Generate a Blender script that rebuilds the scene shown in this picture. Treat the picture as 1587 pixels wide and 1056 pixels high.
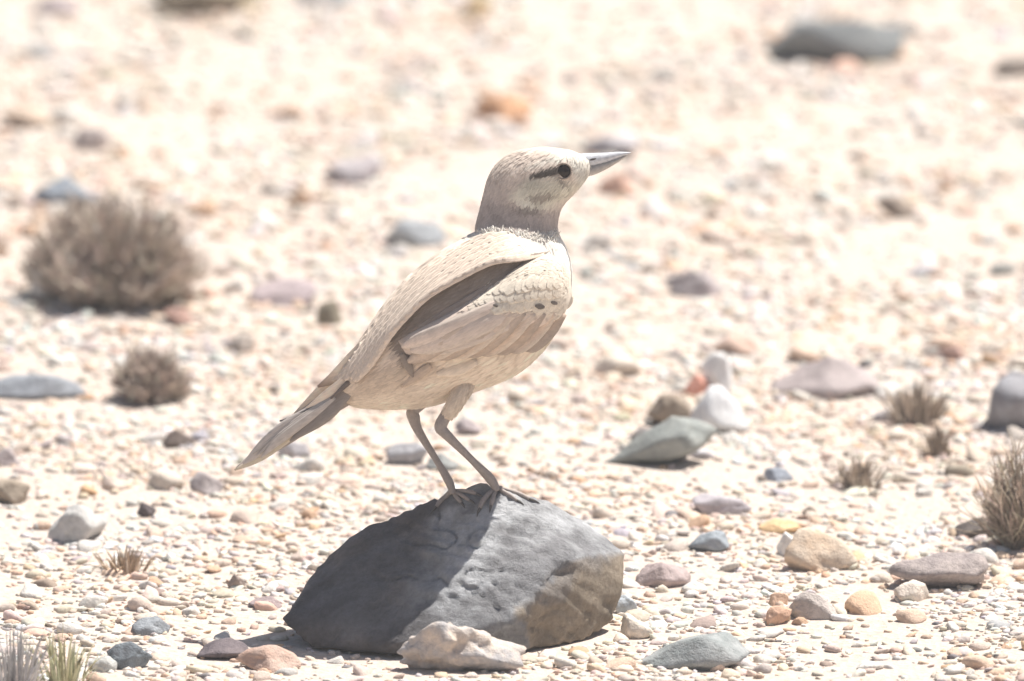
import bpy, bmesh, math
import numpy as np
from mathutils import Vector, Matrix
from mathutils.bvhtree import BVHTree

for o in list(bpy.data.objects):
    bpy.data.objects.remove(o)
scene = bpy.context.scene
COL = scene.collection
rad = math.radians
RNG = np.random.default_rng(11)

# ------------------------------------------------------------------ camera
PITCH = rad(12.0)
DIST = 8.0
HAZE = 0.0065                        # density of the dusty air
PXM = 2.804e-4                       # metres per photo pixel at the bird
FPX = DIST / PXM
LENS = FPX * 36.0 / 1587.0
AR = np.array([1.0, 0.0, 0.0])
AU = np.array([0.0, math.sin(PITCH), math.cos(PITCH)])
AF = np.array([0.0, math.cos(PITCH), -math.sin(PITCH)])
ORI = np.zeros(3)                    # ground point under the boulder
U0, V0 = 700.0, 985.0
d0 = AF + AR * (U0 - 793.5) / FPX - AU * (V0 - 528.0) / FPX
CAM = ORI - DIST * d0
cam_data = bpy.data.cameras.new('camera')
cam = bpy.data.objects.new('camera', cam_data)
COL.objects.link(cam)
cam.location = CAM.tolist()
cam.rotation_euler = (math.pi / 2 - PITCH, 0, 0)
cam_data.lens = LENS
cam_data.sensor_width = 36.0
cam_data.clip_start = 0.1
cam_data.clip_end = 2000.0
cam_data.dof.use_dof = True
cam_data.dof.focus_distance = DIST + 0.01
cam_data.dof.aperture_fstop = 10.5
cam_data.dof.aperture_blades = 0
scene.camera = cam

# ------------------------------------------------------------------ light
SUN_A, SUN_B = 0.37, 0.28            # shadow run per unit height: to the left, towards the camera
sdir = Vector((SUN_A, SUN_B, 1.0)).normalized()     # towards the sun (behind, to the right, high)
SUN_EL = math.asin(sdir.z)
SUN_AZ = math.atan2(sdir.x, sdir.y)
world = bpy.data.worlds.new('World')
scene.world = world
world.use_nodes = True
wn = world.node_tree
wn.nodes.clear()
w_out = wn.nodes.new('ShaderNodeOutputWorld')
w_bg = wn.nodes.new('ShaderNodeBackground')
w_sky = wn.nodes.new('ShaderNodeTexSky')
w_sky.sky_type = 'NISHITA'
w_sky.sun_disc = False
w_sky.sun_elevation = SUN_EL
w_sky.sun_rotation = SUN_AZ
w_sky.air_density = 1.0
w_sky.dust_density = 2.0
w_bg.inputs['Strength'].default_value = 0.05
wn.links.new(w_sky.outputs[0], w_bg.inputs[0])
wn.links.new(w_bg.outputs[0], w_out.inputs[0])
sun_data = bpy.data.lights.new('sun', 'SUN')
sun_data.energy = 4.6
sun_data.angle = rad(0.53)
sun_data.color = (1.0, 0.95, 0.88)
sun = bpy.data.objects.new('sun', sun_data)
COL.objects.link(sun)
sun.rotation_euler = (-sdir).to_track_quat('-Z', 'Y').to_euler()
sun.location = (2, 2, 5)

vs = scene.view_settings
vs.view_transform = 'Standard'
vs.look = 'None'
vs.exposure = 0.79
vs.gamma = 1.0
vs.use_curve_mapping = False
scene.render.resolution_x = 1024
scene.render.resolution_y = 681

# ------------------------------------------------------------------ helpers
def fr(P):
    """frame (u, v, w): photo pixels right / down at the bird, w pixels towards the camera -> world"""
    P = np.asarray(P, float)
    return ORI + PXM * ((P[..., 0:1] - U0) * AR + (V0 - P[..., 1:2]) * AU - P[..., 2:3] * AF)

def at(u, v, z=0.0):
    d = AF + AR * (u - 793.5) / FPX - AU * (v - 528.0) / FPX
    t = (z - CAM[2]) / d[2]
    return CAM + d * t

def scale_at(p):
    return float(np.dot(np.asarray(p) - CAM, AF)) / FPX

def fnoise(P, freq, seed, octaves=3, n=10):
    r = np.random.default_rng(seed)
    P = np.asarray(P, float)
    out = np.zeros(P.shape[0])
    amp = 1.0
    for o in range(octaves):
        k = r.normal(size=(n, P.shape[1]))
        k /= np.linalg.norm(k, axis=1)[:, None]
        k *= freq * (2.03 ** o) * r.uniform(0.7, 1.3, (n, 1))
        ph = r.uniform(0, 6.283, n)
        out += amp * np.sin(P @ k.T + ph).sum(1) / math.sqrt(n)
        amp *= 0.5
    return out

def gz(x, y):
    x = np.atleast_1d(np.asarray(x, float)); y = np.atleast_1d(np.asarray(y, float))
    r = np.sqrt(x ** 2 + (y - 0.5) ** 2)
    return fnoise(np.stack([x, y], 1), 11.0, 5, 2, 8) * 0.0022 * np.clip(2.5 - r, 0, 1)

def sstep(a, b, x):
    t = np.clip((x - a) / (b - a), 0, 1)
    return t * t * (3 - 2 * t)

def mk(name, V, faces, mat=None, parent=None, base=None, cols=None, smooth=True, fix=False):
    V = np.asarray(V, float)
    if base is not None:
        V = V - np.asarray(base)
    me = bpy.data.meshes.new(name)
    if isinstance(faces, np.ndarray):
        nf, k = faces.shape
        me.vertices.add(len(V)); me.vertices.foreach_set('co', V.astype(np.float32).ravel())
        me.loops.add(nf * k); me.loops.foreach_set('vertex_index', faces.astype(np.int32).ravel())
        me.polygons.add(nf)
        me.polygons.foreach_set('loop_start', np.arange(0, nf * k, k, dtype=np.int32))
        me.polygons.foreach_set('loop_total', np.full(nf, k, dtype=np.int32))
        me.update(calc_edges=True)
    else:
        me.from_pydata(V.tolist(), [], faces)
    if fix:
        bm = bmesh.new(); bm.from_mesh(me)
        bmesh.ops.recalc_face_normals(bm, faces=bm.faces)
        bm.to_mesh(me); bm.free()
    if cols is not None:
        a = me.color_attributes.new('tint', 'FLOAT_COLOR', 'POINT')
        c = np.ones((len(V), 4), np.float32); c[:, :3] = cols
        a.data.foreach_set('color', c.ravel())
    me.polygons.foreach_set('use_smooth', np.full(len(me.polygons), smooth))
    if mat: me.materials.append(mat)
    o = bpy.data.objects.new(name, me)
    COL.objects.link(o)
    if parent: o.parent = parent
    return o

def empty(name, loc):
    o = bpy.data.objects.new(name, None)
    o.empty_display_size = 0.02
    COL.objects.link(o); o.location = np.asarray(loc).tolist()
    return o

def tag(o, label=None, cat=None, group=None, kind=None):
    if label: o['label'] = label
    if cat: o['category'] = cat
    if group: o['group'] = group
    if kind: o['kind'] = kind
    return o

def nt(mat):
    mat.use_nodes = True
    t = mat.node_tree; t.nodes.clear()
    out = t.nodes.new('ShaderNodeOutputMaterial'); b = t.nodes.new('ShaderNodeBsdfPrincipled')
    t.links.new(b.outputs[0], out.inputs[0])
    b.inputs['Specular IOR Level'].default_value = 0.25
    return t, b

def mixcol(t, fac, a, b, mode='MIX'):
    m = t.nodes.new('ShaderNodeMix'); m.data_type = 'RGBA'; m.blend_type = mode
    for sock, val in ((m.inputs[0], fac), (m.inputs[6], a), (m.inputs[7], b)):
        if hasattr(val, 'links'): t.links.new(val, sock)
        elif isinstance(val, (int, float)): sock.default_value = val
        else: sock.default_value = (*val, 1.0)
    return m.outputs[2]

def ramp(t, src, stops):
    r = t.nodes.new('ShaderNodeValToRGB')
    e = r.color_ramp.elements
    while len(e) < len(stops): e.new(0.5)
    for el, (p, c) in zip(e, stops):
        el.position = p
        el.color = (*c, 1) if not isinstance(c, (int, float)) else (c, c, c, 1)
    t.links.new(src, r.inputs[0])
    return r.outputs[0]

def noise(t, coord, scale, detail=4.0, rough=0.55):
    n = t.nodes.new('ShaderNodeTexNoise')
    n.inputs['Scale'].default_value = scale; n.inputs['Detail'].default_value = detail
    n.inputs['Roughness'].default_value = rough
    t.links.new(coord, n.inputs['Vector'])
    return n.outputs['Fac']

def coords(t, kind='Object'):
    c = t.nodes.new('ShaderNodeTexCoord')
    return c.outputs[kind]

def bump(t, b, h, strength, dist):
    n = t.nodes.new('ShaderNodeBump')
    n.inputs['Strength'].default_value = strength; n.inputs['Distance'].default_value = dist
    t.links.new(h, n.inputs['Height']); t.links.new(n.outputs[0], b.inputs['Normal'])

_sm = {}
def stone_mat(c1, c2, mottled=0.5, rough=0.85):
    """weathered stone: two mineral colours, fine grain and pits"""
    key = (tuple(c1), tuple(c2), mottled)
    if key in _sm: return _sm[key]
    m = bpy.data.materials.new('weathered_stone'); t, b = nt(m)
    co = coords(t)
    n1 = noise(t, co, 90.0, 5.0, 0.6); n2 = noise(t, co, 420.0, 4.0, 0.65); n3 = noise(t, co, 1100.0, 2.0)
    f = ramp(t, n1, [(0.36, 0.0), (0.64, 1.0)])
    c = mixcol(t, f, c1, c2)
    g = ramp(t, n2, [(0.3, 0.62), (0.55, 1.0), (0.78, 1.25)])
    c = mixcol(t, mottled, c, g, 'MULTIPLY')
    t.links.new(c, b.inputs['Base Color'])
    b.inputs['Roughness'].default_value = rough
    h = mixcol(t, 0.4, n2, n3)
    bump(t, b, h, 0.75, 0.0016)
    _sm[key] = m
    return m

def tint_mat(name, grain_scale, grain_amt, bstr, bdist, rough=0.85, spec=0.2, sheen=0.0, strand=None, det=(4.0, 0.6)):
    m = bpy.data.materials.new(name); t, b = nt(m)
    a = t.nodes.new('ShaderNodeAttribute'); a.attribute_name = 'tint'
    co = coords(t)
    if strand:
        mp = t.nodes.new('ShaderNodeMapping'); mp.vector_type = 'TEXTURE'; mp.inputs['Scale'].default_value = strand[:3]
        mp.inputs['Rotation'].default_value = (0, strand[3], 0)
        t.links.new(co, mp.inputs[0]); co = mp.outputs[0]
    n = noise(t, co, grain_scale, *det)
    g = ramp(t, n, [(0.25, 1.0 - grain_amt), (0.75, 1.0 + grain_amt)])
    c = mixcol(t, 1.0, a.outputs['Color'], g, 'MULTIPLY')
    t.links.new(c, b.inputs['Base Color'])
    b.inputs['Roughness'].default_value = rough
    b.inputs['Specular IOR Level'].default_value = spec
    if sheen: b.inputs['Sheen Weight'].default_value = sheen
    bump(t, b, n, bstr, bdist)
    return m

# ------------------------------------------------------------------ ground
def axis_lines(lo, hi, n, far):
    core = np.linspace(lo, hi, n)
    g = np.geomspace(0.05, far, 16)
    return np.concatenate([lo - g[::-1], core, hi + g])
gx = axis_lines(-0.9, 0.95, 170, 430.0)
gy = axis_lines(-0.7, 2.2, 240, 900.0)
X, Y = np.meshgrid(gx, gy)
Z = gz(X.ravel(), Y.ravel())
nx, ny = len(gx), len(gy)
ii = np.arange(nx * ny).reshape(ny, nx)
gf = np.stack([ii[:-1, :-1], ii[:-1, 1:], ii[1:, 1:], ii[1:, :-1]], -1).reshape(-1, 4)
gm = bpy.data.materials.new('desert_sand'); t, b = nt(gm)
co = coords(t)
n1 = noise(t, co, 14.0, 4.0); n2 = noise(t, co, 900.0, 3.0, 0.7)
c = mixcol(t, ramp(t, n1, [(0.35, 0.0), (0.65, 1.0)]), (0.54, 0.45, 0.38), (0.56, 0.485, 0.42))
vor = t.nodes.new('ShaderNodeTexVoronoi'); vor.inputs['Scale'].default_value = 320.0
t.links.new(co, vor.inputs['Vector'])
hs = t.nodes.new('ShaderNodeSeparateColor'); t.links.new(vor.outputs['Color'], hs.inputs[0])
vc = ramp(t, hs.outputs[0], [(0.0, (0.54, 0.40, 0.32)), (0.12, (0.56, 0.475, 0.41)), (0.5, (0.59, 0.54, 0.49)), (0.86, (0.54, 0.45, 0.385)), (1.0, (0.44, 0.39, 0.36))])
c = mixcol(t, 0.55, c, vc)
c = mixcol(t, 0.5, c, ramp(t, n2, [(0.3, 0.75), (0.7, 1.15)]), 'MULTIPLY')
t.links.new(c, b.inputs['Base Color']); b.inputs['Roughness'].default_value = 0.95
bump(t, b, mixcol(t, 0.4, vor.outputs['Distance'], n2), 0.6, 0.002)
ground = mk('ground', np.stack([X.ravel(), Y.ravel(), Z], 1), gf, gm)
tag(ground, 'pale cream desert ground of sand and fine grit', 'ground', kind='structure')

# ------------------------------------------------------------------ stones
_ico = {}
def ico(sub):
    if sub not in _ico:
        bm = bmesh.new(); bmesh.ops.create_icosphere(bm, subdivisions=sub, radius=1.0)
        V = np.array([v.co[:] for v in bm.verts]); Fc = np.array([[v.index for v in f.verts] for f in bm.faces])
        bm.free(); _ico[sub] = (V, Fc)
    return _ico[sub]

def stone_shape(seed, sub, nplanes=14, k=14.0, rough=0.03, freq=2.6):
    """unit stone: soft intersection of random cutting planes plus surface noise, bounds -1..1"""
    r = np.random.default_rng(seed)
    D, Fc = ico(sub)
    n = r.normal(size=(nplanes, 3)); n /= np.linalg.norm(n, axis=1)[:, None]
    h = r.uniform(0.60, 1.0, nplanes)
    rb = r.normal(size=(10, 3)); rb /= np.linalg.norm(rb, axis=1)[:, None]
    n = np.concatenate([n, rb]); h = np.concatenate([h, np.full(10, 1.1)])
    q = np.clip(D @ n.T, 0, None) / h
    R = (q ** k).sum(1) ** (-1.0 / k)
    R = R * (1 + rough * fnoise(D, freq, seed + 1, 5) - rough * 0.9 * np.clip(fnoise(D, 5.0, seed + 2, 2) - 0.6, 0, None))
    V = D * R[:, None]
    lo, hi = V.min(0), V.max(0)
    V = (V - (lo + hi) / 2) / ((hi - lo) / 2)
    return V, Fc

GROUND_BLOCK = []
def stone(label, u0, u1, v0, v1, c1, c2=None, seed=0, k=12.0, name='stone', planes=14, deep=0.8, mott=0.5, tilt=0.0, lift=0.58,
          roughn=0.05, sub=4, taper=0.35, wedge=0.0, freq=2.6):
    if c2 is None: c2 = tuple(min(1.0, x * 1.3) for x in c1)
    g_ = 1.22 if 0.13 < max(c1) < 0.36 else 1.0
    c1 = tuple(x * g_ for x in c1); c2 = tuple(x * g_ for x in c2)
    uc = (u0 + u1) / 2; hv = (v1 - v0) / 2
    p = at(uc, v1 - hv * 0.75)
    s = scale_at(p)
    a = (u1 - u0) / 2 * s
    bdep = a * deep
    hv_m = hv * s * 1.06
    for _ in range(4):
        cz2 = hv_m ** 2 - (bdep * math.sin(PITCH)) ** 2
        if cz2 > (0.55 * hv_m) ** 2: break
        bdep *= 0.8
    cz = math.sqrt(max(cz2, (0.55 * hv_m) ** 2)) / math.cos(PITCH)
    zc = cz * lift
    p = at(uc, (v0 + v1) / 2, zc)
    zg = float(gz(p[0], p[1])[0])
    V, Fc = stone_shape(seed * 7 + 3, sub, planes, k * 2.4, roughn * 1.3, freq)
    zz = (V[:, 2:3] + 1) / 2
    V[:, :2] *= 1 - taper * zz ** 1.5
    if wedge: V[:, 2] = -1 + (V[:, 2] + 1) * (1 - abs(wedge) * (1 - np.sign(wedge) * V[:, 0]) / 2)
    lo, hi = V.min(0), V.max(0); V = (V - (lo + hi) / 2) / ((hi - lo) / 2)
    V = V * np.array([a, bdep, cz])
    if tilt:
        ca, sa = math.cos(tilt), math.sin(tilt)
        V = np.stack([V[:, 0] * ca - V[:, 2] * sa, V[:, 1], V[:, 0] * sa + V[:, 2] * ca], 1)
        V[:, 0] *= a / np.abs(V[:, 0]).max(); V[:, 2] *= cz / np.abs(V[:, 2]).max()
    V[:, 2] += cz * lift
    o = mk(name, V, Fc, stone_mat(c1, c2, mott))
    o.location = (p[0], p[1], zg)
    tag(o, label, 'stone')
    GROUND_BLOCK.append((p[0], p[1], a * 0.66, bdep * 0.6))
    return o

# --- the boulder the bird stands on
PTS = [(437, 962, 0), (452, 935, -60), (505, 866, -95), (560, 820, -105), (640, 785, -100), (700, 762, -80), (755, 752, -62), (776, 760, -52),
       (742, 838, 30), (682, 920, 92), (608, 998, 124), (484, 1002, 40), (588, 1014, 100), (700, 1016, 112), (820, 1010, 78), (804, 958, 122),
       (848, 898, 86), (882, 868, 44), (902, 992, -4), (952, 964, -76), (972, 905, -72), (968, 858, -84), (944, 835, -96), (900, 801, -92),
       (850, 776, -82), (700, 950, -230), (560, 950, -220), (860, 930, -220), (700, 850, -200), (850, 860, -190)]
W3 = fr(np.array(PTS, float))
bm = bmesh.new()
for p in W3: bm.verts.new(p)
bmesh.ops.convex_hull(bm, input=bm.verts)
for v in [v for v in bm.verts if not v.link_faces]: bm.verts.remove(v)
bm.normal_update()
cen = fr(np.array([[710.0, 905.0, -40.0]]))[0]
pn, ph = [], []
for f in bm.faces:
    n = np.array(f.normal[:]); h = float(np.dot(n, np.array(f.verts[0].co[:]) - cen))
    if h < 0: n, h = -n, -h
    if h < 1e-5: continue
    if any(np.dot(n, q) > 0.9995 for q in pn): continue
    pn.append(n); ph.append(h)
bm.free()
pn = np.array(pn); ph = np.array(ph)
D, Fc = ico(6)
q = np.clip(D @ pn.T, 0, None) / ph
R = 1.0 / q.max(1)
R2 = (q ** 90).sum(1) ** (-1 / 90.0)
R = 0.8 * R + 0.2 * R2
BV = cen + D * R[:, None]
loc = (BV - cen) / PXM
nz = fnoise(loc, 0.035, 21, 4)
chips = np.clip(fnoise(loc * np.array([1, 1, 1.6]), 0.055, 25, 2) - 0.7, 0, None)
ridge = np.abs(fnoise(loc * np.array([1.0, 0.6, 2.0]), 0.03, 29, 3))
crack = np.clip(0.10 - ridge, 0, None) * 16
steps = np.abs(((loc @ np.array([0.35, 0.2, 1.0])) / 26.0 + 0.6 * fnoise(loc, 0.02, 23, 2)) % 1.0 - 0.5)
BV = BV + D * ((nz * 2.4 - chips * 9.0 - crack * 4.5 + (steps - 0.25) * 6.0) * PXM)[:, None]
# mineral colours of the faces: slate grey, sunlit right side painted paler, ochre-brown fracture at the right end
uu = (BV - ORI) @ AR / PXM + U0; vv = V0 - (BV - ORI) @ AU / PXM
nrm = pn[np.argmax(q, 1)]
big = fnoise(loc, 0.018, 31, 3) + 0.5 * sstep(820, 930, uu); fine = fnoise(loc, 0.09, 33, 3)
grey = np.array([0.25, 0.25, 0.26]); pale = np.array([0.43, 0.44, 0.455]); brown = np.array([0.31, 0.255, 0.195]); rust = np.array([0.22, 0.15, 0.115])
ctint = grey + (pale - grey) * sstep(-0.9, 0.7, big + 0.5 * fine)[:, None]
def edge_line(u, v, a, b2):
    return (u - a[0]) * (b2[1] - a[1]) - (v - a[1]) * (b2[0] - a[0])
brm = sstep(-6, 8, (uu - np.interp(vv, [855, 868, 900, 960, 1010], [975, 880, 846, 803, 815])) + fine * 11 + big * 10) * sstep(852, 872, vv + fine * 8)
gpatch = sstep(0.1, 0.8, fnoise(loc, 0.03, 37, 2))
ctint = ctint * (1 - brm[:, None]) + (brown * (1 - gpatch[:, None] * 0.6) + np.array([0.21, 0.20, 0.20]) * gpatch[:, None] * 0.6) * brm[:, None]
shade_mask = sstep(0.0, 1.3, 0.45 * fnoise(loc, 0.014, 47, 3) - 0.2 + 1.6 * sstep(760, 590, uu))     # left end painted darker to deepen the bird's shadow there
shade_col = np.array([0.085, 0.08, 0.088]) + np.array([0.05, 0.035, 0.02]) * sstep(0.1, 0.9, fnoise(loc, 0.024, 49, 3))[:, None]
ctint = ctint * (1 - 0.8 * shade_mask[:, None]) + shade_col * 0.8 * shade_mask[:, None]
ctint = ctint * (1 + 0.10 * fine[:, None])
ctint = np.clip(ctint, 0.03, 0.6)
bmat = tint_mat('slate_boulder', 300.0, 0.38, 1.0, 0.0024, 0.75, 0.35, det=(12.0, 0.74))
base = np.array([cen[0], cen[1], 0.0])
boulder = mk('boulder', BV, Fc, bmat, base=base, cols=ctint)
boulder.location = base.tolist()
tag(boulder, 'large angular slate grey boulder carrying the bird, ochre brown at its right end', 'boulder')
GROUND_BLOCK.append((cen[0], cen[1], 0.068, 0.04))
ROCK = BVHTree.FromPolygons([Vector(v) for v in BV], Fc.tolist())

def on_rock(u, v, lift=0.0):
    o = fr(np.array([[u, v, 600.0]]))[0]
    hit = ROCK.ray_cast(Vector(o), Vector(AF))
    if hit[0] is None:
        hp, n, _, _ = ROCK.find_nearest(Vector(fr(np.array([[u, v, -60.0]]))[0]))
    else:
        hp = hit[0]
    w = -float(np.dot(np.array(hp) - ORI, AF)) / PXM
    return w + lift

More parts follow.
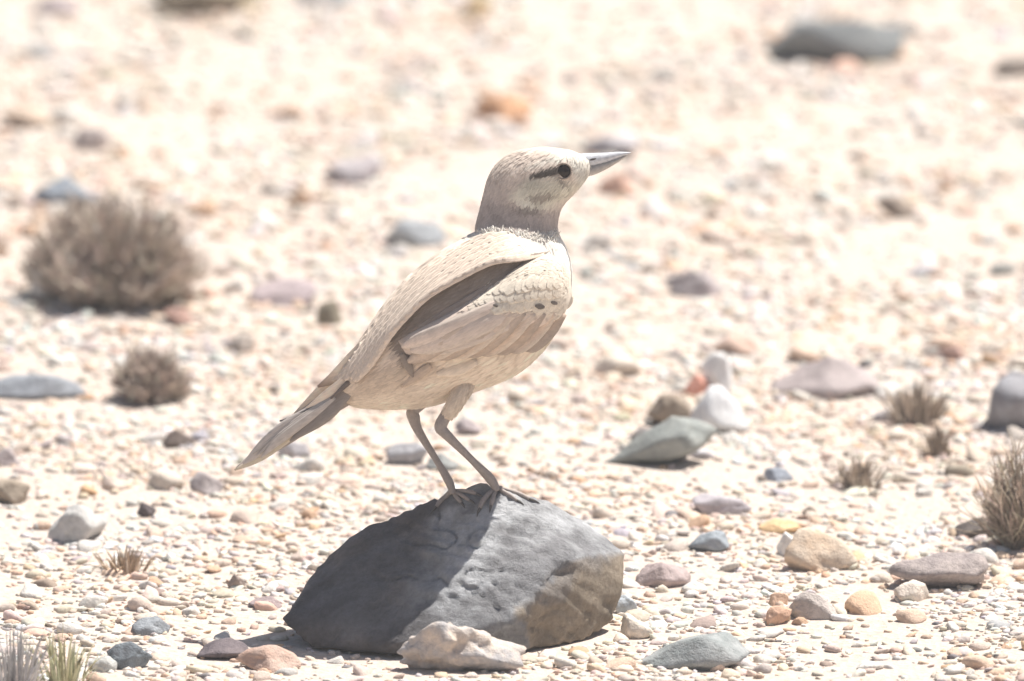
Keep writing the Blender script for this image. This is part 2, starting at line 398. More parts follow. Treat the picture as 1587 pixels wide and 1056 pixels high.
# --- stones one can pick out (photo box -> place and size on the ground)
BLUE = (0.20, 0.225, 0.26); MAUVE = (0.30, 0.255, 0.26); BROWN = (0.20, 0.155, 0.13); WHITE = (0.72, 0.71, 0.69); DARK = (0.085, 0.085, 0.095)
GREEN = (0.215, 0.235, 0.235); PEACH = (0.60, 0.44, 0.34); ORANGE = (0.56, 0.37, 0.24); GREY = (0.30, 0.30, 0.31); TAN = (0.40, 0.32, 0.27)
PALE = (0.52, 0.50, 0.49); SALMON = (0.52, 0.33, 0.27)
ST = [
 ('knobbly cream and peach rock with grey patches leaning against the boulder', 615, 816, 953, 1038, (0.68, 0.57, 0.475), (0.42, 0.405, 0.41), dict(k=7, roughn=0.085, freq=6.5, taper=0.3, seed=4, deep=0.45, lift=0.8, sub=5)),
 ('grey green wedge shaped stone, thick at one end, in front of the boulder', 978, 1164, 970, 1034, GREEN, (0.3, 0.31, 0.31), dict(k=16, seed=6, wedge=0.75, deep=0.55)),
 ('rough mauve grey domed stone below the straggly shrub at the right', 1377, 1531, 852, 917, (0.25, 0.215, 0.21), (0.36, 0.31, 0.29), dict(k=9, seed=8, roughn=0.05, mott=0.8)),
 ('tan orange block shaped stone right of the boulder', 1215, 1332, 815, 890, (0.60, 0.46, 0.34), (0.63, 0.53, 0.43), dict(k=12, seed=10)),
 ('small bright white stone touching the tan orange block', 1203, 1240, 822, 868, WHITE, None, dict(seed=12)),
 ('smooth beige grey stone beside two orange nubs', 1222, 1298, 908, 957, (0.44, 0.39, 0.36), None, dict(seed=14)),
 ('lower orange nub touching the smooth beige grey stone', 1187, 1227, 930, 964, (0.55, 0.36, 0.26), None, dict(k=7, seed=16)),
 ('upper orange nub touching the smooth beige grey stone', 1190, 1222, 913, 936, (0.58, 0.40, 0.29), None, dict(k=7, seed=17)),
 ('small slate blue stone between the boulder and the tan orange block', 1066, 1131, 823, 857, (0.17, 0.19, 0.21), (0.3, 0.33, 0.36), dict(seed=18)),
 ('flat lilac grey stone behind the right end of the boulder', 1072, 1166, 764, 799, (0.40, 0.37, 0.39), None, dict(seed=20)),
 ('dusty pink stone just right of the boulder', 984, 1071, 869, 912, (0.38, 0.31, 0.30), None, dict(seed=22)),
 ('long grey green slab sloping down from the white quartz', 928, 1112, 655, 730, (0.22, 0.235, 0.225), (0.31, 0.32, 0.30), dict(k=18, seed=24, wedge=0.8, deep=0.45, lift=0.85)),
 ('brown blocky stone left of the white quartz', 1002, 1071, 613, 673, (0.235, 0.19, 0.15), None, dict(k=16, seed=26)),
 ('broad white quartz stone behind the long grey green slab', 1062, 1162, 600, 684, (0.76, 0.76, 0.77), (0.7, 0.69, 0.68), dict(k=14, seed=28, mott=0.25, taper=0.55, lift=0.55)),
 ('upright white quartz chunk standing behind the broad white quartz', 1088, 1136, 548, 625, (0.76, 0.75, 0.74), None, dict(k=10, seed=130, mott=0.25, taper=0.4)),
 ('small salmon red chip against the white quartz', 1062, 1100, 584, 620, (0.60, 0.30, 0.23), None, dict(seed=31)),
 ('broad mauve stone with a low peaked top', 1190, 1366, 551, 624, (0.40, 0.34, 0.335), (0.46, 0.40, 0.39), dict(k=10, seed=33, lift=0.5, taper=0.75)),
 ('large smooth grey stone behind the straggly shrub at the right', 1530, 1640, 584, 682, (0.22, 0.21, 0.22), (0.3, 0.3, 0.32), dict(k=9, seed=35)),
 ('flat tan pink stone behind the white quartz', 1090, 1176, 521, 555, (0.45, 0.33, 0.27), None, dict(seed=37)),
 ('large dark grey elongated boulder far behind the bird', 1186, 1406, 26, 106, (0.17, 0.18, 0.185), (0.23, 0.24, 0.24), dict(k=12, seed=39, deep=0.6)),
 ('dark brown boulder farthest back beyond the big dome shrub', 240, 402, -42, 30, (0.20, 0.165, 0.125), None, dict(seed=41)),
 ('flat grey stone beside the dark brown boulder far back', 455, 562, -22, 9, (0.36, 0.35, 0.36), None, dict(seed=43)),
 ('rounded slate blue stone behind the big dome shrub', 52, 162, 269, 322, BLUE, (0.3, 0.33, 0.37), dict(k=9, seed=45)),
 ('long flat slate blue stone left of the small dome shrub', -40, 136, 581, 624, (0.24, 0.255, 0.28), (0.32, 0.34, 0.37), dict(k=10, seed=47, deep=0.4)),
 ('pale blue grey stone behind the back of the bird', 596, 692, 344, 395, (0.37, 0.39, 0.41), None, dict(seed=49)),
 ('pale stone with lilac top behind the back of the bird', 500, 596, 244, 292, (0.50, 0.47, 0.48), (0.36, 0.31, 0.32), dict(seed=51)),
 ('flat dusty mauve stone between the big dome shrub and the bird', 385, 492, 434, 478, (0.33, 0.275, 0.28), None, dict(seed=53)),
 ('small dark olive stone at the end of the flat dusty mauve stone', 490, 532, 466, 509, (0.19, 0.165, 0.125), None, dict(seed=55)),
 ('flat bright orange stone above and behind the head of the bird', 732, 826, 143, 189, (0.56, 0.33, 0.20), None, dict(seed=57)),
 ('blurred grey stone right behind the bill of the bird', 903, 990, 205, 243, (0.34, 0.32, 0.33), None, dict(seed=59)),
 ('salmon stone behind the chin of the bird', 928, 988, 267, 306, (0.50, 0.32, 0.25), None, dict(seed=61)),
 ('small dark brown stone in the open gravel right of the bird', 1358, 1421, 302, 335, (0.18, 0.145, 0.12), None, dict(seed=63)),
 ('small olive grey stone lying farthest right behind the broad mauve stone', 1534, 1577, 399, 422, (0.24, 0.235, 0.22), None, dict(seed=65)),
 ('pale lilac hollow stone right of the breast of the bird', 1030, 1122, 418, 464, (0.46, 0.42, 0.42), (0.36, 0.30, 0.30), dict(seed=67)),
 ('dark brown stone between the small dome shrub and the tail of the bird', 251, 302, 668, 702, (0.155, 0.125, 0.11), None, dict(k=14, seed=69)),
 ('mauve capped stone just below the tip of the tail', 294, 347, 737, 777, (0.27, 0.235, 0.235), (0.40, 0.36, 0.355), dict(k=12, seed=71)),
 ('small dark charcoal brown stone left of the mauve capped stone', 212, 242, 778, 804, (0.12, 0.10, 0.10), None, dict(seed=73)),
 ('pale grey white stone above the small dry grass tuft', 74, 168, 774, 842, (0.50, 0.49, 0.47), (0.62, 0.6, 0.58), dict(k=12, seed=75)),
 ('olive brown stone at the left behind the pale grey white stone', -16, 47, 740, 782, (0.26, 0.215, 0.17), None, dict(seed=77)),
 ('small slate stone with dark side above the black stone', 204, 264, 946, 975, (0.16, 0.17, 0.185), (0.3, 0.32, 0.34), dict(seed=79)),
 ('black stone with a pale blue top beside the green grass tuft', 165, 236, 984, 1032, (0.09, 0.095, 0.105), (0.27, 0.31, 0.34), dict(k=14, seed=81)),
 ('pale grey chip at the foot of the black stone', 136, 182, 1008, 1036, (0.42, 0.42, 0.40), None, dict(seed=82)),
 ('dark plum stone beside the rounded peach stone left of the boulder', 304, 398, 978, 1010, (0.125, 0.105, 0.115), (0.2, 0.165, 0.17), dict(seed=83, k=10)),
 ('rounded peach pink stone at the left foot of the boulder', 364, 467, 988, 1034, (0.50, 0.34, 0.27), (0.57, 0.43, 0.36), dict(k=8, seed=85)),
 ('small flat plum stone left of the boulder', 384, 437, 917, 936, (0.25, 0.20, 0.20), None, dict(seed=87)),
 ('small pointed brown stone left of the boulder', 352, 381, 884, 911, (0.25, 0.20, 0.175), None, dict(k=16, seed=89)),
 ('grey slab shaped stone on the ground behind the legs', 598, 664, 694, 733, (0.36, 0.355, 0.37), None, dict(seed=91)),
 ('dark grey green stone on the ground between the legs', 658, 713, 714, 742, (0.20, 0.205, 0.20), None, dict(seed=93)),
 ('small lilac pink stone right of the ankle joints', 704, 747, 653, 682, (0.36, 0.31, 0.31), None, dict(seed=95)),
 ('black curled stone-like lump at the foot of the straggly shrub', 1479, 1572, 790, 824, (0.09, 0.075, 0.07), (0.14, 0.12, 0.11), dict(k=9, seed=97, tilt=0.15)),  # unidentified dark curl, built as a low dark lump
 ('small yellow ochre stone far back behind the bird', 712, 762, -4, 40, (0.56, 0.43, 0.27), None, dict(seed=99)),
 ('tan stone far left behind the slate blue stone', 2, 78, 163, 201, (0.50, 0.40, 0.32), None, dict(seed=101)),
 ('pale mauve stone far left behind the big dome shrub', 108, 172, 192, 233, (0.46, 0.40, 0.38), None, dict(seed=103)),
 ('blurred mauve stone left of the dark brown boulder far back', 48, 125, -4, 30, (0.40, 0.34, 0.34), None, dict(seed=105)),
 ('white stone tucked against the left foot of the big dome shrub', 45, 110, 408, 476, (0.68, 0.66, 0.63), None, dict(seed=107)),
 ('small red brown stone below the big dome shrub', 252, 300, 476, 506, (0.45, 0.29, 0.24), None, dict(seed=109)),
 ('small rust brown stone right of the big dome shrub', 442, 487, 294, 328, (0.40, 0.27, 0.19), None, dict(seed=111)),
 ('small grey brown stone below the flat dusty mauve stone', 345, 394, 521, 552, (0.27, 0.235, 0.21), None, dict(seed=113)),
 ('tan stone at far right below the dark grey elongated boulder', 1538, 1610, 86, 124, (0.38, 0.33, 0.29), None, dict(seed=115)),
 ('small pale blue stone peeking out behind the right end of the boulder', 952, 988, 917, 949, (0.42, 0.46, 0.50), None, dict(seed=117)),
 ('small blue grey chip between the long slab and the twin pronged dry tuft', 1182, 1230, 724, 749, (0.30, 0.33, 0.38), None, dict(seed=119)),
 ('flat rusty pink pebble behind the broad mauve stone', 1450, 1496, 540, 566, (0.46, 0.31, 0.26), None, dict(seed=121)),
 ('grey stone just past the underside of the tail', 428, 482, 690, 722, (0.34, 0.32, 0.33), None, dict(seed=123)),
 ('small dark chip left of the brown blocky stone', 976, 1018, 668, 690, (0.16, 0.145, 0.14), None, dict(seed=125)),
 ('flat golden orange stone behind the tan orange block', 1175, 1242, 803, 824, (0.60, 0.42, 0.24), None, dict(seed=127)),
 ('creamy rounded stone beside the right end of the boulder', 962, 1012, 942, 984, (0.62, 0.55, 0.47), None, dict(k=7, seed=129)),
 ('plum grey stone at the left edge behind the olive brown stone', -10, 34, 690, 724, (0.32, 0.28, 0.28), None, dict(seed=131)),
 ('pale beige pebble tucked under the rough mauve grey domed stone', 1385, 1440, 900, 934, (0.60, 0.53, 0.46), None, dict(k=8, seed=133)),
]
for (lab, a, b_, c_, d_, c1, c2, kw) in ST:
    stone(lab, a, b_, c_, d_, c1, c2, **kw)

# --- gravel -------------------------------------------------------------
FAM = [  # name, weight, albedo, spread
 ('white', 0.32, (0.64, 0.605, 0.56)), ('cream', 0.30, (0.62, 0.54, 0.46)), ('pale pink', 0.20, (0.61, 0.50, 0.43)), ('peach', 0.14, (0.60, 0.45, 0.35)),
 ('orange', 0.035, (0.57, 0.39, 0.27)), ('brown', 0.014, (0.36, 0.29, 0.245)), ('mauve grey', 0.03, (0.47, 0.43, 0.43)), ('dark slate', 0.005, (0.20, 0.19, 0.195))]
FW = np.array([f[1] for f in FAM]); FW = FW / FW.sum()
FC = np.array([f[2] for f in FAM])
pmat = tint_mat('gravel_stone', 700.0, 0.22, 0.5, 0.0008, 0.85, 0.25)

def scatter(n, xr, yr, smin, smax, med, sig, seed, sub, nvar=10):
    r = np.random.default_rng(seed)
    x = r.uniform(*xr, n); y = r.uniform(*yr, n)
    s = np.clip(med * np.exp(r.normal(0, sig, n)), smin, smax) / 2
    keep = ~((fnoise(np.stack([x, y * 0.6], 1), 42.0, 97, 2) < -0.35) & (r.random(n) < 0.72))
    for (bx, by, ra, rb) in GROUND_BLOCK:
        keep &= ((x - bx) / (ra + s * 0.3)) ** 2 + ((y - by) / (rb + s * 0.3)) ** 2 > 1
    x, y, s = x[keep], y[keep], s[keep]; n = len(x)
    fam = r.choice(len(FAM), n, p=FW)
    col = FC[fam] * (1 + r.normal(0, 0.10, (n, 1))) * (1 + r.normal(0, 0.03, (n, 3)))
    col = col * (1 + np.clip(fnoise(np.stack([x, y * 0.5], 1), 60.0, 91, 3), -1.2, 1.6)[:, None] * np.array([-0.005, -0.05, -0.10]))
    var = r.integers(0, nvar, n)
    ang = r.uniform(0, 6.283, n); el = r.uniform(0.7, 1.0, n); fl = r.uniform(0.30, 0.64, n)
    tx = r.normal(0, 0.25, n)
    zg = gz(x, y)
    Vs, Fs, Cs = [], [], []
    off = 0
    for k in range(nvar):
        m = np.where(var == k)[0]
        if not len(m): continue
        V, Fc_ = stone_shape(500 + seed * 31 + k, sub, 9, 10.0 if sub > 1 else 20.0, 0.05)
        ca, sa = np.cos(ang[m])[:, None], np.sin(ang[m])[:, None]
        px = V[None, :, 0] * s[m, None]; py = V[None, :, 1] * (s * el)[m, None]; pz = V[None, :, 2] * (s * fl)[m, None]
        pz2 = pz + px * tx[m, None]
        wx = px * ca - py * sa + x[m, None]; wy = px * sa + py * ca + y[m, None]
        wz = pz2 + zg[m, None] + (s * fl)[m, None] * 0.12
        P = np.stack([wx, wy, wz], -1).reshape(-1, 3)
        nv = V.shape[0]
        Fk = (Fc_[None] + (np.arange(len(m)) * nv)[:, None, None]).reshape(-1, 3) + off
        off += len(P)
        Vs.append(P); Fs.append(Fk); Cs.append(np.repeat(col[m], nv, 0))
    return np.concatenate(Vs), np.concatenate(Fs), np.clip(np.concatenate(Cs), 0.03, 0.85)

def gravel(label, *args):
    V, Fg, C = scatter(*args)
    o = mk('gravel', V, Fg, pmat, cols=C)
    tag(o, label, 'gravel', kind='stuff')
gravel('fine cream and peach grit strewn round the boulder', 28000, (-0.34, 0.36), (-0.35, 0.60), 0.0016, 0.006, 0.0034, 0.38, 1, 1)
gravel('coarse pale gravel strewn round the boulder', 6500, (-0.36, 0.40), (-0.35, 0.75), 0.0050, 0.014, 0.0068, 0.30, 2, 2)
gravel('pale gravel spread over the plain behind the bird', 26000, (-0.50, 0.52), (0.58, 2.1), 0.0025, 0.010, 0.0048, 0.35, 3, 1)
gravel('coarse pale gravel spread over the plain behind the bird', 2600, (-0.5, 0.52), (0.75, 2.1), 0.007, 0.018, 0.0095, 0.3, 4, 2)

# countable pebbles, each an object of its own (shared meshes)
import re
SHORT = [('slate grey boulder', boulder.location)]
for o_ in list(COL.objects):
    if o_.name.startswith('stone'):
        SHORT.append((re.split(r" (?:behind|at|beside|left|right|above|below|with|in|just|between|touching|far|farthest|lying|leaning|tucked|against|peeking|sloping|standing|shaped|and|on|under) ?", o_['label'] + ' ')[0], o_.location))
def pebble_label(fam, h, fl, p):
    best = min(SHORT, key=lambda q: (q[1][0] - p[0]) ** 2 + (q[1][1] - p[1]) ** 2)
    size = 'tiny ' if h < 0.0037 else ('' if h < 0.0056 else 'chunky ')
    return '%s%s%s pebble in the gravel beside the %s' % (size, 'flat ' if fl < 0.52 else 'rounded ', fam, best[0])
PW = np.array([0.34, 0.22, 0.16, 0.11, 0.055, 0.045, 0.06, 0.01]); PW /= PW.sum()
pm = []
for k, f in enumerate(FAM):
    m_ = stone_mat(f[2], tuple(min(0.85, x * 1.22) for x in f[2]), 0.45)
    row = []
    for j in range(4):
        V, Fc_ = stone_shape(900 + k * 10 + j, 3, 11, 9.0, 0.04)
        me = bpy.data.meshes.new('pebble')
        me.from_pydata((V * 0.01).tolist(), [], Fc_.tolist())
        me.polygons.foreach_set('use_smooth', np.ones(len(me.polygons), bool))
        me.materials.append(m_); row.append(me)
    pm.append(row)
r = np.random.default_rng(77)
placed = []
tries = 0
while len(placed) < 300 and tries < 9000:
    tries += 1
    v = 20 + 1036 * r.uniform(0, 1) ** 0.8; u = r.uniform(5, 1582)
    p = at(u, v)
    hs_ = 0.5 * float(np.clip(0.0088 * math.exp(r.normal(0, 0.33)), 0.0055, 0.018)) * (1.0 + 0.35 * (1 - v / 1056.0))
    bad = False
    for (bx, by, ra, rb) in GROUND_BLOCK:
        if ((p[0] - bx) / (ra * 1.25 + hs_)) ** 2 + ((p[1] - by) / (rb * 1.25 + hs_)) ** 2 < 1: bad = True; break
    if bad or any((p[0] - a) ** 2 + (p[1] - b_) ** 2 < (hs_ + c_) ** 2 for a, b_, c_ in placed): continue
    placed.append((p[0], p[1], hs_))
    k = int(r.choice(len(FAM), p=PW))
    me = pm[k][int(r.integers(0, 4))]
    o = bpy.data.objects.new('pebble', me); COL.objects.link(o)
    fl = r.uniform(0.4, 0.72)
    o.scale = (hs_ / 0.01, hs_ * r.uniform(0.65, 1.0) / 0.01, hs_ * fl / 0.01)
    o.rotation_euler = (r.normal(0, 0.12), r.normal(0, 0.12), r.uniform(0, 6.283))
    o.location = (p[0], p[1], float(gz(p[0], p[1])[0]) + hs_ * fl * 0.25)
    tag(o, pebble_label(FAM[k][0], hs_, fl, p), 'pebble', FAM[k][0] + ' pebbles in the gravel')

# ------------------------------------------------------------------ plants
def strands(P, R, sides=3):
    """P (N,K,3) polylines, R (N,K) radii -> tube mesh"""
    N, K, _ = P.shape
    T = np.gradient(P, axis=1); T /= np.linalg.norm(T, axis=2)[..., None] + 1e-12
    ref = np.where(np.abs(T[..., 2:3]) > 0.9, np.array([1.0, 0, 0]), np.array([0, 0, 1.0]))
    A = np.cross(T, ref); A /= np.linalg.norm(A, axis=2)[..., None] + 1e-12
    B = np.cross(T, A)
    th = np.arange(sides) * 2 * math.pi / sides
    ring = P[:, :, None] + R[:, :, None, None] * (np.cos(th)[:, None] * A[:, :, None] + np.sin(th)[:, None] * B[:, :, None])
    V = ring.reshape(-1, 3)
    idx = np.arange(N * K * sides).reshape(N, K, sides)
    a = idx[:, :-1]; b_ = idx[:, 1:]
    Fq = np.stack([a, np.roll(a, -1, 2), np.roll(b_, -1, 2), b_], -1).reshape(-1, 4)
    return V, Fq

pl_mat = tint_mat('dry_stem', 600.0, 0.2, 0.2, 0.0005, 0.9, 0.15)

def dome_shrub(label, u0, u1, vtop, vbase, seed, nmain, col, ragged=0.12, lean=0.0, name='dry_shrub', spread=1.0, rtw=0.00046, twigs=9, group=None):
    r = np.random.default_rng(seed)
    b0 = at((u0 + u1) / 2, vbase - 6); s = scale_at(b0)
    rx = (u1 - u0) / 2 * s * 1.14; hz = (vbase - vtop) * s * 1.16
    b0[2] = float(gz(b0[0], b0[1])[0]) - 0.002
    root = empty(name, b0); tag(root, label, 'shrub', group)
    ph = r.uniform(0, 6.283, nmain); ce = r.uniform(0.0, 1.0, nmain) ** 1.15     # cos of polar angle-ish
    se = np.sqrt(1 - ce ** 2)
    rr = r.uniform(0.5, 0.88, nmain) * (1 + 0.16 * np.sin(2 * ph + seed) + 0.12 * np.sin(5 * ph + 2 * seed)) * (1 + 0.12 * np.sin(9 * ce + 3 * ph))
    rr = np.minimum(rr, 0.86)
    tip = np.stack([np.cos(ph) * se * rx * rr * spread, np.sin(ph) * se * rx * 0.9 * rr * spread, hz * (0.15 + ce * 0.72 * rr)], 1)
    tip[:, 0] += lean * hz * ce
    st = np.stack([np.cos(ph) * rx * 0.18 * r.uniform(0.3, 1.5, nmain), np.sin(ph) * rx * 0.18 * r.uniform(0.3, 1.5, nmain), np.zeros(nmain)], 1)
    K = 5; tt = np.linspace(0, 1, K)[None, :, None]
    mid = (st + tip) / 2 + r.normal(0, 0.07, (nmain, 3)) * rx; mid[:, 2] *= 0.85
    P = (1 - tt) ** 2 * st[:, None] + 2 * tt * (1 - tt) * mid[:, None] + tt ** 2 * tip[:, None]
    R = np.linspace(0.0011, 0.0004, K)[None] * r.uniform(0.6, 1.2, (nmain, 1)) * (rx / 0.04) ** 0.5
    Vm, Fm = strands(P, R, 4)
    cs = np.array(col) * 0.7
    mk('stem', Vm, Fm, pl_mat, parent=root, cols=np.tile(cs, (len(Vm), 1)))
    # twigs off every stem
    n = nmain * twigs
    src = np.repeat(np.arange(nmain), twigs); tq = r.uniform(0.3, 1.0, n) ** 0.8
    q0 = P[src]; f = tq * (K - 1); i0 = np.clip(f.astype(int), 0, K - 2); fr_ = (f - i0)[:, None]
    p0 = q0[np.arange(n), i0] * (1 - fr_) + q0[np.arange(n), i0 + 1] * fr_
    outd = tip[src] / np.linalg.norm(tip[src], axis=1)[:, None]
    d = outd * 0.75 + np.array([0, 0, 0.5]) + r.normal(0, 0.42, (n, 3)); d /= np.linalg.norm(d, axis=1)[:, None]
    Lw = hz * r.uniform(0.10, 0.26, n) * (1 + ragged * r.normal(0, 1, n)).clip(0.3, 2)
    e = p0 + d * Lw[:, None]
    kink = (p0 + e) / 2 + r.normal(0, 0.05, (n, 3)) * Lw[:, None]
    Pt = np.stack([p0, kink, e], 1)
    Pt[..., 2] = np.maximum(Pt[..., 2], 0.0005)
    Rt = np.array([1.0, 0.8, 0.25])[None] * rtw * r.uniform(0.7, 1.3, (n, 1)) * (rx / 0.04) ** 0.4
    Vt, Ft = strands(Pt, Rt, 3)
    cv = np.array(col) * (1 + r.normal(0, 0.24, (n, 1))) * np.where(r.random((n, 1)) < 0.12, 1.25, 1.0) * (1 + r.normal(0, 0.03, (n, 3)))
    cc = np.clip(np.repeat(cv, 9, 0), 0.02, 0.7)
    tw = mk('twigs', Vt, Ft, pl_mat, parent=root, cols=cc)
    tw['kind'] = 'stuff'
    return root

dome_shrub('large dense dome shaped dry brown shrub, the biggest plant', 40, 312, 298, 470, 3, 440, (0.56, 0.465, 0.395), twigs=24)
dome_shrub('small dense dome shaped dry brown shrub below the biggest shrub', 166, 300, 536, 626, 5, 240, (0.53, 0.435, 0.37), twigs=22)
dome_shrub('straggly dry brown shrub at the right in front of the large smooth grey stone', 1512, 1650, 668, 848, 9, 110, (0.52, 0.43, 0.345), ragged=0.4, twigs=16, spread=0.9)

def tuft(label, u0, u1, vtop, vbase, seed, n, col, col2=None, width=0.0007, fan=0.8, name='grass_tuft', cat='grass', droop=0.2):
    r = np.random.default_rng(seed)
    b0 = at((u0 + u1) / 2, vbase - 3); s = scale_at(b0)
    rx = (u1 - u0) / 2 * s; hz = (vbase - vtop) * s
    b0[2] = float(gz(b0[0], b0[1])[0]) - 0.001
    root = empty(name, b0); tag(root, label, cat)
    for part, k0, cc in (('blades', n, col), ('dead_blades', n // 2, col2 or tuple(x * 0.7 for x in col))):
        bx = r.normal(0, rx * 0.42, k0).clip(-rx * 0.8, rx * 0.8); by = r.normal(0, rx * 0.35, k0)
        h = hz * r.uniform(0.35, 1.0, k0) * (1 - 0.35 * np.abs(bx) / rx)
        lx = bx / rx * fan * rx * r.uniform(0.2, 1.2, k0) + r.normal(0, 0.12, k0) * rx; ly = r.normal(0, 0.3, k0) * rx
        tt = np.linspace(0, 1, 5)
        P = np.stack([bx[:, None] + lx[:, None] * tt ** 1.5, by[:, None] + ly[:, None] * tt ** 1.5, h[:, None] * (tt - droop * 0.4 * tt ** 3)], -1)
        R = width * np.array([1, 1, 0.85, 0.6, 0.15])[None] * r.uniform(0.6, 1.3, (k0, 1))
        V, Fq = strands(P, R, 3)
        cv = np.repeat(np.array(cc) * (1 + r.normal(0, 0.15, (k0, 1))), 15, 0).clip(0.02, 0.75)
        o = mk(part, V, Fq, pl_mat, parent=root, cols=cv); o['kind'] = 'stuff'
    return root
tuft('short straw coloured dry grass tuft in front of the pale grey white stone', 158, 232, 832, 884, 2, 46, (0.52, 0.41, 0.31), (0.42, 0.32, 0.23))
tuft('yellow green grass tuft beside grey dead stems', 52, 142, 948, 1056, 4, 44, (0.64, 0.59, 0.38), (0.42, 0.43, 0.28), width=0.0005)
tuft('dead grey stems beside the yellow green grass tuft', -25, 62, 946, 1066, 6, 50, (0.54, 0.52, 0.51), (0.62, 0.60, 0.58), width=0.0006, name='dead_plant', cat='plant')
tuft('bushy dry brown tuft right of the broad mauve stone', 1380, 1462, 572, 656, 8, 85, (0.52, 0.43, 0.35), None, width=0.0008, name='dry_tuft', cat='plant')
tuft('thin pale dry tuft just below the bushy dry brown tuft', 1432, 1474, 640, 706, 10, 40, (0.40, 0.32, 0.25), None, width=0.0007, name='dry_tuft', cat='plant')
tuft('twin pronged dry brown tuft right of the long grey green slab', 1290, 1364, 686, 754, 12, 55, (0.50, 0.41, 0.33), None, width=0.0008, name='dry_tuft', cat='plant')

# ------------------------------------------------------------------ the bird
WB = -42.0                                   # depth of the bird's middle plane
footA = on_rock(702, 772); footB = on_rock(772, 764)
base = fr(np.array([[740.0, 758.0, WB]]))[0]
bird = empty('bird', base)
tag(bird, 'sandy buff lark with long bill and legs, standing on top of the boulder', 'bird')

def crom(A, n):
    A = np.asarray(A, float); m = len(A)
    x = np.linspace(0, m - 1, n); i = np.clip(x.astype(int), 0, m - 2); f = (x - i)[:, None]
    g = lambda j: A[np.clip(j, 0, m - 1)]
    p0, p1, p2, p3 = g(i - 1), g(i), g(i + 1), g(i + 2)
    return 0.5 * (2 * p1 + (p2 - p0) * f + (2 * p0 - 5 * p1 + 4 * p2 - p3) * f ** 2 + (3 * p1 - p0 - 3 * p2 + p3) * f ** 3)

# sections: top point, bottom point, half width in depth
SEC = np.array([
 (512, 604, 522, 616, 5), (520, 590, 545, 629, 20), (535, 568, 572, 633, 34), (563, 528, 612, 634, 54), (602, 470, 664, 630, 73), (650, 420, 735, 607, 88), (697, 388, 800, 580, 95),
 (724, 373, 848, 536, 93), (736, 364, 877, 478, 84), (737, 359, 886, 430, 72), (737, 353, 879, 390, 60), (739, 344, 865, 361, 51),
 (744, 325, 865, 338, 46), (750, 300, 873, 318, 46), (757, 275, 890, 300, 47), (768, 256, 906, 281, 46), (785, 242, 915, 264, 42),
 (805, 233, 914, 250, 36), (830, 228, 903, 240, 25), (848, 227, 884, 232, 10)], float)
NT = 240
SD = crom(SEC, NT)
cenc = np.stack([(SD[:, 0] + SD[:, 2]) / 2, (SD[:, 1] + SD[:, 3]) / 2], 1)
arc = np.concatenate([[0], np.cumsum(np.linalg.norm(np.diff(cenc, axis=0), axis=1))])
def surf(tq, th):
    """tq arc position in px from the tail end, th angle (0 = back, pi/2 = camera side)"""
    s = [np.interp(tq, arc, SD[:, k]) for k in range(5)]
    cu, cv = (s[0] + s[2]) / 2, (s[1] + s[3]) / 2
    au, av = (s[0] - s[2]) / 2, (s[1] - s[3]) / 2
    c_, s_ = np.cos(th), np.sin(th)
    ss = np.sign(s_) * np.abs(s_) ** 0.9
    return np.stack([cu + au * c_, cv + av * c_, WB + s[4] * ss], -1)

def pmask(u, v, poly, soft):
    """smooth inside mask of a polygon in (u, v)"""
    poly = np.asarray(poly, float); n = len(poly)
    ins = np.zeros(u.shape, bool); dist = np.full(u.shape, 1e9)
    for i in range(n):
        a, b_ = poly[i], poly[(i + 1) % n]
        cond = ((a[1] > v) != (b_[1] > v))
        xx = (b_[0] - a[0]) * (v - a[1]) / ((b_[1] - a[1]) if b_[1] != a[1] else 1e-9) + a[0]
        ins ^= cond & (u < xx)
        ab = b_ - a; L2 = (ab ** 2).sum()
        tt = np.clip(((u - a[0]) * ab[0] + (v - a[1]) * ab[1]) / L2, 0, 1)
        dist = np.minimum(dist, np.hypot(u - a[0] - ab[0] * tt, v - a[1] - ab[1] * tt))
    sd = np.where(ins, dist, -dist)
    return sstep(-soft, soft, sd)

